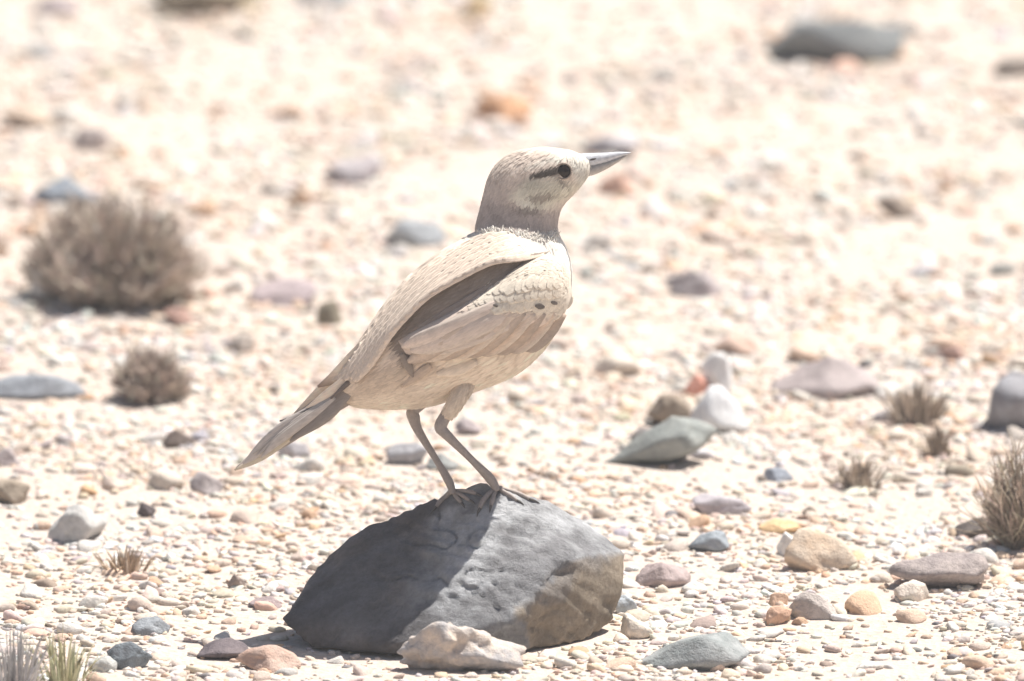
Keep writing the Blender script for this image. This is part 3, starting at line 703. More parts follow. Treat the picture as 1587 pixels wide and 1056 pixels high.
SANDY = np.array([0.74, 0.615, 0.505]); BUFF = np.array([0.77, 0.645, 0.515]); WHT = np.array([0.78, 0.74, 0.675]); GRYB = np.array([0.42, 0.36, 0.33])
DKB = np.array([0.29, 0.235, 0.195]); CROWN = np.array([0.68, 0.575, 0.49]); PINKG = np.array([0.65, 0.54, 0.46])
def plumage(P):
    u, v, w = P[:, 0], P[:, 1], P[:, 2]
    n1 = fnoise(np.stack([u, v, w], 1), 0.09, 61, 3); n2 = fnoise(np.stack([u * 0.5 + v, v * 0.35 - u * 0.9, w], 1), 0.22, 63, 2)
    c = np.tile(SANDY, (len(u), 1))
    def over(c, m, col): return c * (1 - m[:, None]) + np.asarray(col) * m[:, None]
    # belly and flank buff
    c = over(c, sstep(-12, 14, v - np.interp(u, [480, 560, 640, 740, 860, 900], [600, 590, 560, 540, 505, 440])), BUFF)
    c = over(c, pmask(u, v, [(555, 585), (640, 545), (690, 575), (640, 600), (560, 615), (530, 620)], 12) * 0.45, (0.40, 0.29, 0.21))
    # breast and collar white
    c = over(c, pmask(u, v, [(690, 395), (735, 352), (800, 362), (868, 352), (900, 400), (895, 470), (860, 420), (800, 392), (740, 378)], 10), WHT)
    # head
    hd = sstep(6, -6, v - np.interp(u, [730, 780, 810, 868], [360, 358, 364, 358]))
    c = over(c, hd, CROWN)
    nape = hd * np.clip(1.1 * sstep(290, 350, v) + 0.55 * sstep(810, 758, u) * sstep(250, 320, v), 0, 1)  # grey-brown lower neck, shade under the head put into the colour
    c = over(c, np.clip(nape, 0, 1), GRYB)
    c = over(c, pmask(u, v, [(815, 262), (850, 246), (885, 236), (922, 248), (922, 285), (895, 292), (880, 250), (860, 252)], 7) * hd, (0.72, 0.68, 0.60))
    c = over(c, pmask(u, v, [(790, 305), (815, 280), (860, 278), (900, 290), (880, 310), (850, 325), (815, 325)], 9) * hd, (0.62, 0.58, 0.48))
    # cheek streaks
    c = over(c, pmask(u, v, [(818, 273), (848, 263), (868, 257), (868, 271), (845, 276), (820, 279)], 2.5) * hd, (0.10, 0.085, 0.075))
    c = over(c, pmask(u, v, [(814, 307), (842, 302), (862, 307), (845, 315), (822, 314)], 3) * hd * 0.9, (0.30, 0.26, 0.22))
    c = over(c, pmask(u, v, [(795, 324), (830, 325), (842, 331), (810, 334)], 3) * hd * 0.9, (0.24, 0.21, 0.19))
    c = over(c, pmask(u, v, [(860, 276), (874, 280), (884, 294), (872, 292)], 3) * hd * 0.8, (0.28, 0.25, 0.22))
    c = over(c, pmask(u, v, [(800, 312), (826, 316), (840, 322), (815, 322)], 3) * hd * 0.7, (0.70, 0.67, 0.58))
    # dark feathers in the gap between scapulars and folded wing, gap shadow painted into their tone
    c = over(c, pmask(u, v, [(815, 398), (760, 405), (700, 430), (640, 465), (598, 515), (615, 560), (640, 580), (650, 540), (700, 500), (760, 465), (810, 425)], 6), DKB)
    return c * (1 + 0.05 * n1 + 0.06 * n2)[:, None]

fe_mat = tint_mat('plumage', 1500.0, 0.15, 0.28, 0.0006, 0.95, 0.08, sheen=0.15, strand=(6.0, 1.0, 1.0, -0.5))
NS = 72
tq = np.linspace(0, arc[-1], 150)
TH = np.linspace(0, 2 * math.pi, NS, endpoint=False)
TT, HH = np.meshgrid(tq, TH, indexing='ij')
BP = surf(TT.ravel(), HH.ravel())
bi = np.arange(150 * NS).reshape(150, NS)
a = bi[:-1]; b_ = bi[1:]
BF = np.stack([a, np.roll(a, -1, 1), np.roll(b_, -1, 1), b_], -1).reshape(-1, 4).tolist()
BF += [bi[0].tolist()[::-1], bi[-1].tolist()]
body = mk('body', fr(BP), BF, fe_mat, parent=bird, base=base, cols=plumage(BP), fix=True)
BODY = BVHTree.FromPolygons([Vector(p) for p in BP], BF)
def bw(u, v):
    h = BODY.ray_cast(Vector((float(u), float(v), 500.0)), Vector((0, 0, -1)))
    if h[0] is None:
        h = BODY.find_nearest(Vector((float(u), float(v), WB + 10)))
    return h[0].z

# soft contour feathers lying over the body
def contour_feathers(n, t0, t1, length, width, lift, seed, name):
    r = np.random.default_rng(seed)
    t = r.uniform(t0 * arc[-1], t1 * arc[-1], n); th = r.uniform(0, 2 * math.pi, n)
    rows = np.array([0.0, 0.3, 0.65, 1.0]); hwid = np.array([0.5, 1.0, 0.8, 0.12])
    Lf = length * r.uniform(0.7, 1.3, n); Wf = width * r.uniform(0.7, 1.2, n)
    rw = np.interp(t, arc, SD[:, 4]) + 12
    skew = r.normal(0, 0.10, n)
    V = np.zeros((n, 4, 3, 3))
    lf = lift * r.uniform(0.4, 1.3, n)
    for i, (s, hw) in enumerate(zip(rows, hwid)):
        for j, sg in enumerate((-1, 0, 1)):
            tt_ = t - Lf * s; th_ = th + (sg * hw * Wf / 2 + skew * Lf * s) / rw
            p = surf(np.clip(tt_, 0.5, arc[-1]), th_)
            e = 2.0
            du = surf(np.clip(tt_ + e, 0, arc[-1]), th_) - surf(np.clip(tt_ - e, 0, arc[-1] - 1), th_)
            dv = surf(np.clip(tt_, 0.5, arc[-1]), th_ + 0.03) - surf(np.clip(tt_, 0.5, arc[-1]), th_ - 0.03)
            nn = np.cross(du, dv); nn /= np.linalg.norm(nn, axis=1)[:, None] + 1e-9
            cu = np.stack([np.interp(tt_, arc, cenc[:, 0]), np.interp(tt_, arc, cenc[:, 1]), np.full(n, WB)], 1)
            sgn = np.sign(((p - cu) * nn).sum(1)); nn *= sgn[:, None]
            hh = 0.3 + lf * s ** 1.3 + (0.35 if sg == 0 else 0.0)
            V[:, i, j] = p + nn * hh[:, None]
    col = plumage(V[:, 2, 1]) * (1 + r.normal(0, 0.045, (n, 1)))
    cc = np.repeat(col[:, None], 12, 1).reshape(n, 4, 3, 3) * np.array([0.97, 1.0, 1.0, 1.05])[None, :, None, None]
    idx = np.arange(n * 12).reshape(n, 4, 3)
    a = idx[:, :-1]; b_ = idx[:, 1:]
    Fq = np.stack([a[:, :, :-1], a[:, :, 1:], b_[:, :, 1:], b_[:, :, :-1]], -1).reshape(-1, 4)
    o = mk(name, fr(V.reshape(-1, 3)), Fq, fe_mat, parent=bird, base=base, cols=np.clip(cc.reshape(-1, 3), 0.02, 0.8))
    o['kind'] = 'stuff'
contour_feathers(9000, 0.06, 0.70, 22, 7, 1.3, 1, 'body_feathers')
contour_feathers(2600, 0.60, 0.86, 15, 8, 0.8, 2, 'neck_feathers')
contour_feathers(3200, 0.74, 0.985, 10, 3, 0.7, 3, 'head_feathers')

# --- generic long feather: centreline (u,v,w), half widths, roll
def feather(name, pts, hw, parent, col, edge=None, n=14, camber=0.22, roll=0.0, thick=0.35, tipdark=None, seed=0, conform=None, mirror=False):
    C = crom(pts, n); H = crom(np.asarray(hw, float)[:, None], n)[:, 0].clip(0.6)
    T = np.gradient(C, axis=0); T /= np.linalg.norm(T, axis=1)[:, None]
    Wax = np.array([0, 0, 1.0])
    S = np.cross(T, Wax); S /= np.linalg.norm(S, axis=1)[:, None]
    Nn = np.cross(S, T)
    cr, sr = math.cos(roll), math.sin(roll)
    S2 = S * cr + Nn * sr; N2 = -S * sr + Nn * cr
    ks = np.linspace(-1, 1, 7)
    top = C[:, None] + S2[:, None] * (ks[None, :, None] * H[:, None, None]) - N2[:, None] * (camber * (ks ** 2)[None, :, None] * H[:, None, None])
    top = top + N2[:, None] * (0.5 * np.exp(-(ks / 0.16) ** 2))[None, :, None]
    if conform:
        fn, l0, l1 = conform
        for i in range(n):
            for j in range(7):
                top[i, j, 2] = fn(top[i, j, 0], top[i, j, 1]) + l0 + (l1 - l0) * i / (n - 1) + 0.4 * math.exp(-(ks[j] / 0.16) ** 2)
        if mirror: top[..., 2] = 2 * WB - top[..., 2]
        N2 = np.tile(np.array([0, 0, -1.0 if mirror else 1.0]), (n, 1))
    bot = top - N2[:, None] * thick
    V = np.concatenate([top.reshape(-1, 3), bot.reshape(-1, 3)])
    m = n * 7; idx = np.arange(m).reshape(n, 7)
    Fq = []
    for i in range(n - 1):
        for j in range(6):
            q = [idx[i, j], idx[i, j + 1], idx[i + 1, j + 1], idx[i + 1, j]]
            Fq.append(q); Fq.append([x + m for x in q[::-1]])
        for j in (0, 6):
            Fq.append([idx[i, j], idx[i + 1, j], idx[i + 1, j] + m, idx[i, j] + m])
    for i in (0, n - 1):
        for j in range(6):
            Fq.append([idx[i, j], idx[i, j + 1], idx[i, j + 1] + m, idx[i, j] + m])
    edge = col if edge is None else edge
    e = sstep(0.45, 0.95, np.abs(ks))[None, :, None] * np.ones((n, 1, 1))
    cc = np.asarray(col)[None, None] * (1 - e) + np.asarray(edge)[None, None] * e
    if tipdark is not None:
        g = sstep(0.55, 1.0, np.linspace(0, 1, n))[:, None, None]
        cc = cc * (1 - g) + np.asarray(tipdark)[None, None] * g
    ba = 1 + 0.05 * np.sin(np.arange(n) * 2.7 + seed)[:, None, None] * np.ones((1, 7, 1))
    cc = (cc * ba).reshape(-1, 3); cc = np.concatenate([cc, cc])
    return mk(name, fr(V), Fq, fe_mat, parent=parent, base=base, cols=np.clip(cc, 0.02, 0.8), fix=True)

def lofted(name, secs, parent, n, ns, wcen, mirror, colf):
    """secs: top(u,v), bottom(u,v), half thickness; sections sit on the body side"""
    S_ = crom(np.asarray(secs, float), n)
    th = np.linspace(0, 2 * math.pi, ns, endpoint=False)
    V = []
    for r_ in S_:
        cu, cv = (r_[0] + r_[2]) / 2, (r_[1] + r_[3]) / 2
        for t_ in th:
            k = math.cos(t_); u_ = cu + (r_[0] - r_[2]) / 2 * k; v_ = cv + (r_[1] - r_[3]) / 2 * k
            w_ = wcen(u_, v_) + r_[4] * math.sin(t_)
            V.append((u_, v_, w_))
    V = np.array(V)
    cols = colf(V)
    if mirror: V[:, 2] = 2 * WB - V[:, 2]
    idx = np.arange(n * ns).reshape(n, ns)
    a = idx[:-1]; b_ = idx[1:]
    Fq = np.stack([a, np.roll(a, -1, 1), np.roll(b_, -1, 1), b_], -1).reshape(-1, 4).tolist()
    Fq += [idx[0].tolist(), idx[-1].tolist()]
    o = mk(name, fr(V), Fq, fe_mat, parent=parent, base=base, cols=np.clip(cols, 0.02, 0.8), fix=True)
    return o, V

# soft small feathers over a grid surface (rows run from front to tip)
def overlay(G, n, parent, colf, length, width, lift, seed, jlo, jhi, name, alo=0.0, ahi=0.9, ring=True):
    r = np.random.default_rng(seed)
    m, K, _ = G.shape
    A = r.uniform(alo, ahi, n) * (m - 1); B = r.uniform(jlo, jhi, n) * K
    def S(a_, b_):
        a_ = np.clip(a_, 0, m - 1.001); i = a_.astype(int); fa = (a_ - i)[:, None]
        if ring: b_ = b_ % K; j = b_.astype(int) % K; j2 = (j + 1) % K
        else: b_ = np.clip(b_, 0, K - 1.001); j = b_.astype(int); j2 = j + 1
        fb = (b_ - np.floor(b_))[:, None]
        return (G[i, j] * (1 - fb) + G[i, j2] * fb) * (1 - fa) + (G[i + 1, j] * (1 - fb) + G[i + 1, j2] * fb) * fa
    p = S(A, B); da = S(A + 1, B) - S(A - 1, B); db = S(A, B + 0.6) - S(A, B - 0.6)
    la = np.linalg.norm(da, axis=1) / 2 + 1e-6; lb = np.linalg.norm(db, axis=1) / 1.2 + 1e-6
    nn = np.cross(da, db); nn /= np.linalg.norm(nn, axis=1)[:, None] + 1e-9
    nn *= np.sign(nn[:, 2:3] * (p[:, 2:3] - WB)) + (nn[:, 2:3] == 0)
    Lf = length * r.uniform(0.6, 1.3, n); Wf = width * r.uniform(0.6, 1.2, n); sk = r.normal(0, 0.12, n); lf = lift * r.uniform(0.3, 1.3, n)
    V = np.zeros((n, 4, 3, 3))
    for i, (s_, hw) in enumerate(zip((0, 0.3, 0.65, 1.0), (0.4, 1.0, 0.8, 0.1))):
        for j, sg in enumerate((-1, 0, 1)):
            V[:, i, j] = S(A + Lf * s_ / la, B + (sg * hw * Wf / 2 + sk * Lf * s_) / lb) + nn * (0.5 + lf * s_ ** 1.3 + (0.3 if sg == 0 else 0))[:, None]
    col = colf(V[:, 2, 1]) * (1 + r.normal(0, 0.05, (n, 1)))
    cc = np.repeat(col[:, None], 12, 1).reshape(-1, 3)
    idx = np.arange(n * 12).reshape(n, 4, 3); a = idx[:, :-1]; b2 = idx[:, 1:]
    Fq = np.stack([a[:, :, :-1], a[:, :, 1:], b2[:, :, 1:], b2[:, :, :-1]], -1).reshape(-1, 4)
    o = mk(name, fr(V.reshape(-1, 3)), Fq, fe_mat, parent=parent, base=base, cols=np.clip(cc, 0.02, 0.8)); o['kind'] = 'stuff'

COVERT = np.array([0.74, 0.66, 0.55]); PRIM = np.array([0.63, 0.515, 0.42])
def wing_col(P):
    u, v = P[:, 0], P[:, 1]
    n1 = fnoise(P, 0.12, 71, 3)
    m = sstep(-8, 8, (480 + (u - 735) * 0.10) - v + n1 * 3) * sstep(715, 750, u)
    c = PINKG * (1 - m[:, None]) + COVERT * m[:, None]
    m2 = sstep(0, 1, pmask(u, v, [(745, 440), (800, 412), (850, 425), (870, 455), (800, 462)], 14)) * 0.4
    c = c * (1 - m2[:, None]) + np.array([0.52, 0.44, 0.36]) * m2[:, None]
    return c * (1 + 0.06 * n1)[:, None]
WSEC = [(884, 424, 886, 456, 4), (868, 402, 872, 488, 20), (840, 397, 850, 500, 27), (800, 416, 818, 514, 30), (760, 448, 785, 528, 30), (720, 474, 745, 541, 28),
        (680, 494, 700, 551, 24), (642, 513, 660, 554, 17), (616, 527, 630, 550, 7)]
def bw_soft(u, v):
    return 0.25 * (bw(u, v) + bw(u - 6, v + 6) + bw(u - 8, v) + bw(u - 4, v - 8))
for side in (0, 1):
    wing, WV = lofted('wing', WSEC, bird, 46, 26, bw_soft, side, wing_col)
    if side == 0:
        WT = BVHTree.FromPolygons([Vector(p) for p in WV], [list(p.vertices) for p in wing.data.polygons])
    def ww(u, v):
        h = WT.ray_cast(Vector((float(u), float(v), 500.0)), Vector((0, 0, -1)))
        return max(h[0].z if h[0] is not None else -1e9, bw(u, v))
    mir = (lambda p: (p[0], p[1], 2 * WB - p[2])) if side else (lambda p: p)
    overlay(WV.reshape(46, 26, 3), 1500, wing, wing_col, 16, 5, 0.6, 21, 0.0, 0.52, 'small_coverts', 0.0, 0.62)
    # secondaries / primaries fanned below the coverts
    for i in range(9):
        s0 = np.array([872 - 15.5 * i, 484 - 0.5 * i]); s1 = np.array([812 - 22.5 * i, 538 + 2.4 * i])
        pts = []
        for f in (0, 0.3, 0.6, 0.85, 1.0):
            uv = s0 * (1 - f) + s1 * f; uv[1] += 7 * math.sin(f * math.pi) + 4 * f
            pts.append(mir((uv[0], uv[1], ww(uv[0], uv[1]) - 1.0 + (3.0 + 0.6 * i) * min(1.0, 2.5 * f) + 2.5 * f)))
        shade = [0.86, 1.12, 0.9, 1.15, 0.95, 1.05, 0.9, 1.0, 0.95][i]
        feather('flight_feather', pts, (8, 13, 14, 12, 3), wing, PRIM * shade * np.array([1, .98, .96]), edge=(0.60, 0.51, 0.42) if i % 2 else (0.40, 0.32, 0.26), roll=0.0, seed=i,
                tipdark=(0.42, 0.34, 0.28) if i < 5 else None)
    # big pale tertials over the folded wing
    for i, (s0, s1, hw, cl) in enumerate([((830, 478), (655, 545), 13, PINKG * 0.95), ((820, 468), (636, 545), 14, PINKG * 1.05), ((800, 458), (622, 538), 12, PINKG * 1.10)]):
        pts = []
        for f in (0, 0.3, 0.6, 0.85, 1.0):
            uv = np.array(s0) * (1 - f) + np.array(s1) * f; uv[1] += 6 * math.sin(f * math.pi)
            pts.append(mir((uv[0], uv[1], ww(uv[0], uv[1]) - 1.5 + (8.0 + 1.2 * i) * min(1.0, 1.6 * f))))
        feather('tertial_feather', pts, (7, hw, hw * 1.15, hw, 3), wing, cl, edge=(0.58, 0.50, 0.43), seed=i)
    # coverts lying flush on the wing, the lowest row with dark spots
    rc = np.random.default_rng(17)
    for row, (n_, A0, A1, L0, hw) in enumerate([(13, (884, 456), (742, 462), 34, 11), (12, (880, 440), (752, 452), 30, 10), (11, (876, 424), (770, 438), 28, 9.5)]):
        for i in range(n_):
            f = (i + 0.5 * (row % 2)) / (n_ - 0.5)
            p0 = np.array(A0) * (1 - f) + np.array(A1) * f + rc.normal(0, 1.5, 2)
            d = np.array([-0.62 - 0.2 * f, 0.78]) + rc.normal(0, 0.06, 2); d /= np.linalg.norm(d); L_ = L0 * rc.uniform(0.85, 1.15)
            pts = [(*(p0 + d * L_ * g), WB + 90) for g in (0, 0.35, 0.7, 1.0)]
            cf = feather('covert_feather', pts, (5, hw, hw * 0.95, 3.5), wing, COVERT * rc.uniform(0.86, 1.0), edge=COVERT * 1.03, n=9, thick=0.2, seed=i + row,
                         conform=(ww, 0.3 + 0.25 * row, 1.5 + 0.3 * row), mirror=bool(side))
            if row == 0 and i in (1, 3, 9):
                q = p0 + d * L_ * 0.62; rs = {1: 5.0, 3: 7.5, 9: 3.5}[i]
                feather('dark_spot', [(q[0] + k * rs, q[1] + k * 1.2, WB + 90) for k in (-1, 0, 1)], (1.5, rs * 0.65, 1.5), cf, (0.15, 0.13, 0.115), n=6, thick=0.2,
                        conform=(ww, 2.4, 2.6), mirror=bool(side))

# --- scapular mantle: overhanging cape along the back
LOW = crom([(852, 390), (806, 400), (762, 406), (716, 428), (664, 458), (628, 492), (604, 520), (580, 556), (552, 592)], 60)
UPP = crom([(812, 366), (752, 358), (704, 380), (655, 412), (608, 458), (574, 505), (549, 543), (530, 570), (512, 594)], 60)
WPOLY = [(690, 390), (735, 352), (870, 352), (870, 400), (820, 392), (750, 385)]
def mantle(side):
    m = 60; K = 14
    V = np.zeros((2, m, K, 3))
    for i in range(m):
        a_ = i / (m - 1)
        for j in range(K):
            s = j / (K - 1)
            uv = UPP[i] * (1 - s) + LOW[i] * s
            nrm_ = np.array([-0.6, -0.8]); uv = uv + nrm_ * 3.0 * math.sin(s * math.pi)
            w_ = bw(*uv)
            if s < 0.12: w_ = min(w_, WB + 30)
            lift = (3 + 14 * s ** 1.6) * sstep(0, 0.12, a_) * (1 - 0.45 * sstep(0.7, 1.0, a_))
            uv2 = uv + np.array([-0.55, -0.83]) * 3.0 * (1 - s)
            V[0, i, j] = (uv2[0], uv2[1], w_ + lift)
            V[1, i, j] = (uv2[0] + 1.5, uv2[1] + 2.0, w_ + lift - 4.5 * s - 1.0)
    V[0, :, 0, 2] = WB; V[1, :, 0, 2] = WB
    # smooth depth
    for _ in range(4):
        V[:, 1:-1, 1:, 2] = 0.25 * V[:, :-2, 1:, 2] + 0.5 * V[:, 1:-1, 1:, 2] + 0.25 * V[:, 2:, 1:, 2]
    if side: V[..., 2] = 2 * WB - V[..., 2]
    idx = np.arange(2 * m * K).reshape(2, m, K)
    Fq = []
    for L_ in (0, 1):
        for i in range(m - 1):
            for j in range(K - 1):
                q = [idx[L_, i, j], idx[L_, i, j + 1], idx[L_, i + 1, j + 1], idx[L_, i + 1, j]]
                Fq.append(q if L_ == 0 else q[::-1])
    for i in range(m - 1):
        Fq.append([idx[0, i, K - 1], idx[0, i + 1, K - 1], idx[1, i + 1, K - 1], idx[1, i, K - 1]])
    P = V.reshape(-1, 3)
    n1 = fnoise(np.stack([P[:, 0] + P[:, 1], (P[:, 0] - P[:, 1]) * 0.25, P[:, 2] * 0.3], 1), 0.16, 81, 3)
    c = SANDY * (1 + 0.07 * n1)[:, None]
    wv = pmask(P[:, 0], P[:, 1], [(690, 390), (735, 352), (870, 352), (870, 400), (820, 392), (750, 385)], 12) * 0.6
    c = c * (1 - wv[:, None]) + WHT * wv[:, None]
    mantle.col = lambda Q: SANDY * (1 + 0.10 * fnoise(np.stack([Q[:, 0] + Q[:, 1], (Q[:, 0] - Q[:, 1]) * 0.25, Q[:, 2] * 0.3], 1), 0.16, 81, 3))[:, None] * (1 - 0.6 * pmask(Q[:, 0], Q[:, 1], WPOLY, 12)[:, None]) + WHT * 0.6 * pmask(Q[:, 0], Q[:, 1], WPOLY, 12)[:, None]
    o = mk('mantle', fr(P), Fq, fe_mat, parent=bird, base=base, cols=np.clip(c, 0.02, 0.8), fix=True)
    return o, V[0]
for side in (0, 1):
    mo, MV = mantle(side)
    sg = -1 if side else 1
    rr_ = np.random.default_rng(5)
    overlay(MV, 2600, mo, mantle.col, 26, 6, 0.6, 31, 0.05, 0.98, 'mantle_feathers', 0.0, 0.93, ring=False)
    # scapular feathers lying along the cape, ragged along its free edge
    for row, (jj, n_, L_, hw) in enumerate([(13, 20, 66, 6), (11, 20, 66, 6.5), (9, 20, 62, 6.5), (7, 18, 60, 6.5), (5, 18, 56, 6.5), (3, 16, 50, 6.5)]):
        for i in range(n_):
            k0 = int(2 + i * 50 / n_ + row % 2 * 1.5); k0 = min(k0, 55)
            span = int(L_ / 6.6)
            ks_ = [min(59, k0 + int(span * g)) for g in (0, 0.35, 0.7, 1.0)]
            if ks_[-1] - ks_[0] < 4: continue
            ks_ = [ks_[0], ks_[0] + (ks_[3] - ks_[0]) // 3, ks_[0] + 2 * (ks_[3] - ks_[0]) // 3, ks_[3]]
            jt = min(13, jj + 1)
            pts = [tuple(MV[q_, min(13, jj + (1 if g_ > 1 else 0))] + np.array([0, 0, sg * (0.2 + 0.5 * g_)])) for g_, q_ in enumerate(ks_)]
            feather('scapular_feather', pts, (4, hw, hw * 0.9, 2.0), mo, SANDY * (0.86 + 0.17 * rr_.random()), edge=SANDY * 1.05, n=9, thick=0.3, camber=0.06 * sg, roll=0.35 * sg if row == 0 else 0.55 * sg, seed=i)

# --- tail
tail = feather('tail', [(585, 572, WB + 6), (545, 600, WB + 4), (500, 628, WB + 3), (430, 682, WB + 2), (366, 727, WB)], (10, 20, 21, 15, 2.5), bird, (0.41, 0.35, 0.31), edge=(0.40, 0.34, 0.30), n=24, camber=0.3, roll=0.15)
def tf(pts, hw, col, edge=None, roll=0.0, td=None, cam_=0.2):
    return feather('tail_feather', pts, hw, tail, col, edge=edge, n=18, camber=cam_, roll=roll, tipdark=td)
# outermost, pale edged lower feather and the grey vane
tf([(480, 650, WB + 10), (440, 682, WB + 9), (400, 710, WB + 7), (363, 729, WB + 4)], (6, 8, 7, 1.5), (0.64, 0.55, 0.42), (0.68, 0.60, 0.48))
tf([(500, 628, WB + 14), (450, 664, WB + 14), (412, 692, WB + 12), (376, 720, WB + 9)], (8, 16, 13, 1.5), (0.52, 0.47, 0.44), (0.56, 0.51, 0.47), roll=-0.35)
# dark folded middle pair, turned edge on
tf([(568, 566, WB + 22), (540, 600, WB + 22), (500, 640, WB + 20), (449, 684, WB + 16)], (5, 12, 17, 2.0), (0.33, 0.275, 0.235), (0.36, 0.305, 0.26), roll=0.5)
tf([(600, 520, WB + 34), (566, 560, WB + 32), (540, 592, WB + 30), (512, 618, WB + 26)], (2, 3.5, 4.5, 1.5), (0.20, 0.16, 0.135), None, roll=0.3)
for k in range(3):
    tf([(520, 612 + 3 * k, WB + 17 + 2 * k), (474, 646 + 3 * k, WB + 17 + 2 * k), (432, 676 + 4 * k, WB + 15 + 2 * k), (392 + 6 * k, 704 + 3 * k, WB + 12 + 2 * k)], (4, 7, 6.5, 1.0), np.array([0.50, 0.45, 0.41]) * (0.92 + 0.09 * k), (0.58, 0.52, 0.47), roll=-0.3)
# sandy upper coverts with dark ends
for (pts, hw, c_, td) in [
    ([(580, 520, WB + 20), (552, 556, WB + 16), (520, 585, WB + 10), (492, 600, WB + 6)], (10, 15, 11, 2), SANDY * 1.12, (0.30, 0.22, 0.18)),
    ([(570, 556, WB + 26), (540, 592, WB + 22), (505, 618, WB + 18), (468, 640, WB + 14)], (8, 13, 11, 2), SANDY * 1.1, None),
    ([(560, 550, WB - 6), (520, 590, WB - 4), (490, 618, WB - 4), (456, 642, WB - 4)], (10, 14, 12, 2), SANDY * 1.1, None),
    ([(492, 630, WB + 16), (472, 641, WB + 15), (452, 650, WB + 14), (433, 653, WB + 12)], (3, 5, 4, 1.2), (0.17, 0.16, 0.16), None)]:
    tf(pts, hw, c_, None, roll=-0.5, td=td)
# brown inner feathers showing in the gap under the scapulars
for i, (a0, a1, hw, cl) in enumerate([((806, 414), (640, 512), 9, (0.33, 0.27, 0.235)), ((800, 426), (660, 508), 8, (0.42, 0.355, 0.315)), ((780, 440), (690, 498), 6, (0.36, 0.30, 0.26))]):
    pts = []
    for f in (0, 0.33, 0.66, 1.0):
        q_ = np.array(a0) * (1 - f) + np.array(a1) * f + np.array([0, 8 * math.sin(f * math.pi)])
        pts.append((q_[0], q_[1], bw(*q_) + 2.0 + i))
    feather('inner_feather', pts, (3, hw, hw, 2), bird, cl, n=12, seed=i)
# flank tuft below the wing tip
feather('flank_feather', [(622, 548, bw(622, 548) + 9), (632, 566, bw(632, 566) + 8), (640, 585, bw(640, 585) + 5)], (3, 7, 1.5), bird, (0.30, 0.245, 0.205), n=8)
feather('flank_feather', [(668, 566, bw(668, 566) + 7), (650, 580, bw(650, 580) + 6), (622, 600, bw(622, 600) + 3)], (4, 8, 2), bird, (0.52, 0.41, 0.32), n=8)
feather('flank_feather', [(740, 560, bw(740, 560) + 6), (710, 572, bw(710, 572) + 7), (676, 580, bw(676, 580) + 5)], (5, 11, 3), bird, BUFF, n=8)

# --- bill
def horn(name, c, rough):
    m = bpy.data.materials.new(name); t, b = nt(m)
    n = noise(t, coords(t), 700.0, 3.0)
    t.links.new(mixcol(t, ramp(t, n, [(0.3, 0.0), (0.7, 1.0)]), tuple(x * 0.85 for x in c), tuple(x * 1.12 for x in c)), b.inputs['Base Color'])
    b.inputs['Roughness'].default_value = rough; b.inputs['Specular IOR Level'].default_value = 0.5
    bump(t, b, n, 0.15, 0.0004)
    return m
def tube(name, pts, rad_v, rad_w, parent, mat, n=18, ns=14):
    C = crom(pts, n); RV = crom(np.asarray(rad_v, float)[:, None], n)[:, 0].clip(0.25); RW = crom(np.asarray(rad_w, float)[:, None], n)[:, 0].clip(0.25)
    T = np.gradient(C, axis=0); T /= np.linalg.norm(T, axis=1)[:, None]
    Wv = np.array([0, 0, 1.0]) - T * T[:, 2:3]; Wv /= np.linalg.norm(Wv, axis=1)[:, None] + 1e-9
    S = np.cross(T, Wv)
    th = np.linspace(0, 2 * math.pi, ns, endpoint=False)
    V = C[:, None] + S[:, None] * (np.cos(th)[None, :, None] * RV[:, None, None]) + Wv[:, None] * (np.sin(th)[None, :, None] * RW[:, None, None])
    idx = np.arange(n * ns).reshape(n, ns); a = idx[:-1]; b_ = idx[1:]
    Fq = np.stack([a, np.roll(a, -1, 1), np.roll(b_, -1, 1), b_], -1).reshape(-1, 4).tolist() + [idx[0].tolist(), idx[-1].tolist()]
    return mk(name, fr(V.reshape(-1, 3)), Fq, mat, parent=parent, base=base, fix=True)
horn_up = horn('bill_horn', (0.56, 0.57, 0.60), 0.35); horn_lo = horn('bill_horn_dark', (0.40, 0.37, 0.345), 0.5)
ub = tube('upper_mandible', [(896, 250, WB), (915, 248, WB), (938, 244.5, WB), (960, 239.5, WB), (978, 236.5, WB)], (12, 11, 8.2, 4.6, 0.6), (13, 11, 7.5, 4.5, 0.8), bird, horn_up, 26)
tube('lower_mandible', [(896, 265, WB), (915, 263.5, WB), (936, 257, WB), (956, 248.5, WB), (971, 241, WB)], (10, 9, 6.6, 3.6, 0.6), (11, 9.5, 6.5, 4.0, 0.8), bird, horn_lo, 24)
tube('nostril', [(914, 248, WB + 11.2), (919, 246.8, WB + 10.6), (924, 245.6, WB + 9.6)], (0.8, 1.7, 0.8), (1.0, 1.2, 1.0), ub, horn('nostril_dark', (0.06, 0.05, 0.05), 0.7), 8, 8)

# --- eyes
em = bpy.data.materials.new('eye_dark'); t, b = nt(em)
t.links.new(mixcol(t, noise(t, coords(t), 900.0), (0.014, 0.009, 0.008), (0.024, 0.015, 0.012)), b.inputs['Base Color'])
b.inputs['Roughness'].default_value = 0.12
lid = horn('eyelid_skin', (0.30, 0.24, 0.20), 0.7)
for side in (0, 1):
    we = bw(873, 265)
    if side: we = 2 * WB - we
    sg = -1 if side else 1
    Vs_, Fs_ = ico(4)
    P = np.array([873, 265.5, we - 4 * sg]) + Vs_ * np.array([12.0, 11.4, 8.5])
    eye = mk('eye', fr(P), Fs_, em, parent=bird, base=base, fix=True)
    ring = [(873 + 12.6 * math.cos(k), 265.5 + 12.0 * math.sin(k), we + 0.6 * sg) for k in np.linspace(0, 2 * math.pi, 17)]
    tube('eyelid', ring, [1.3] * 17, [1.6] * 17, eye, lid, 34, 8)

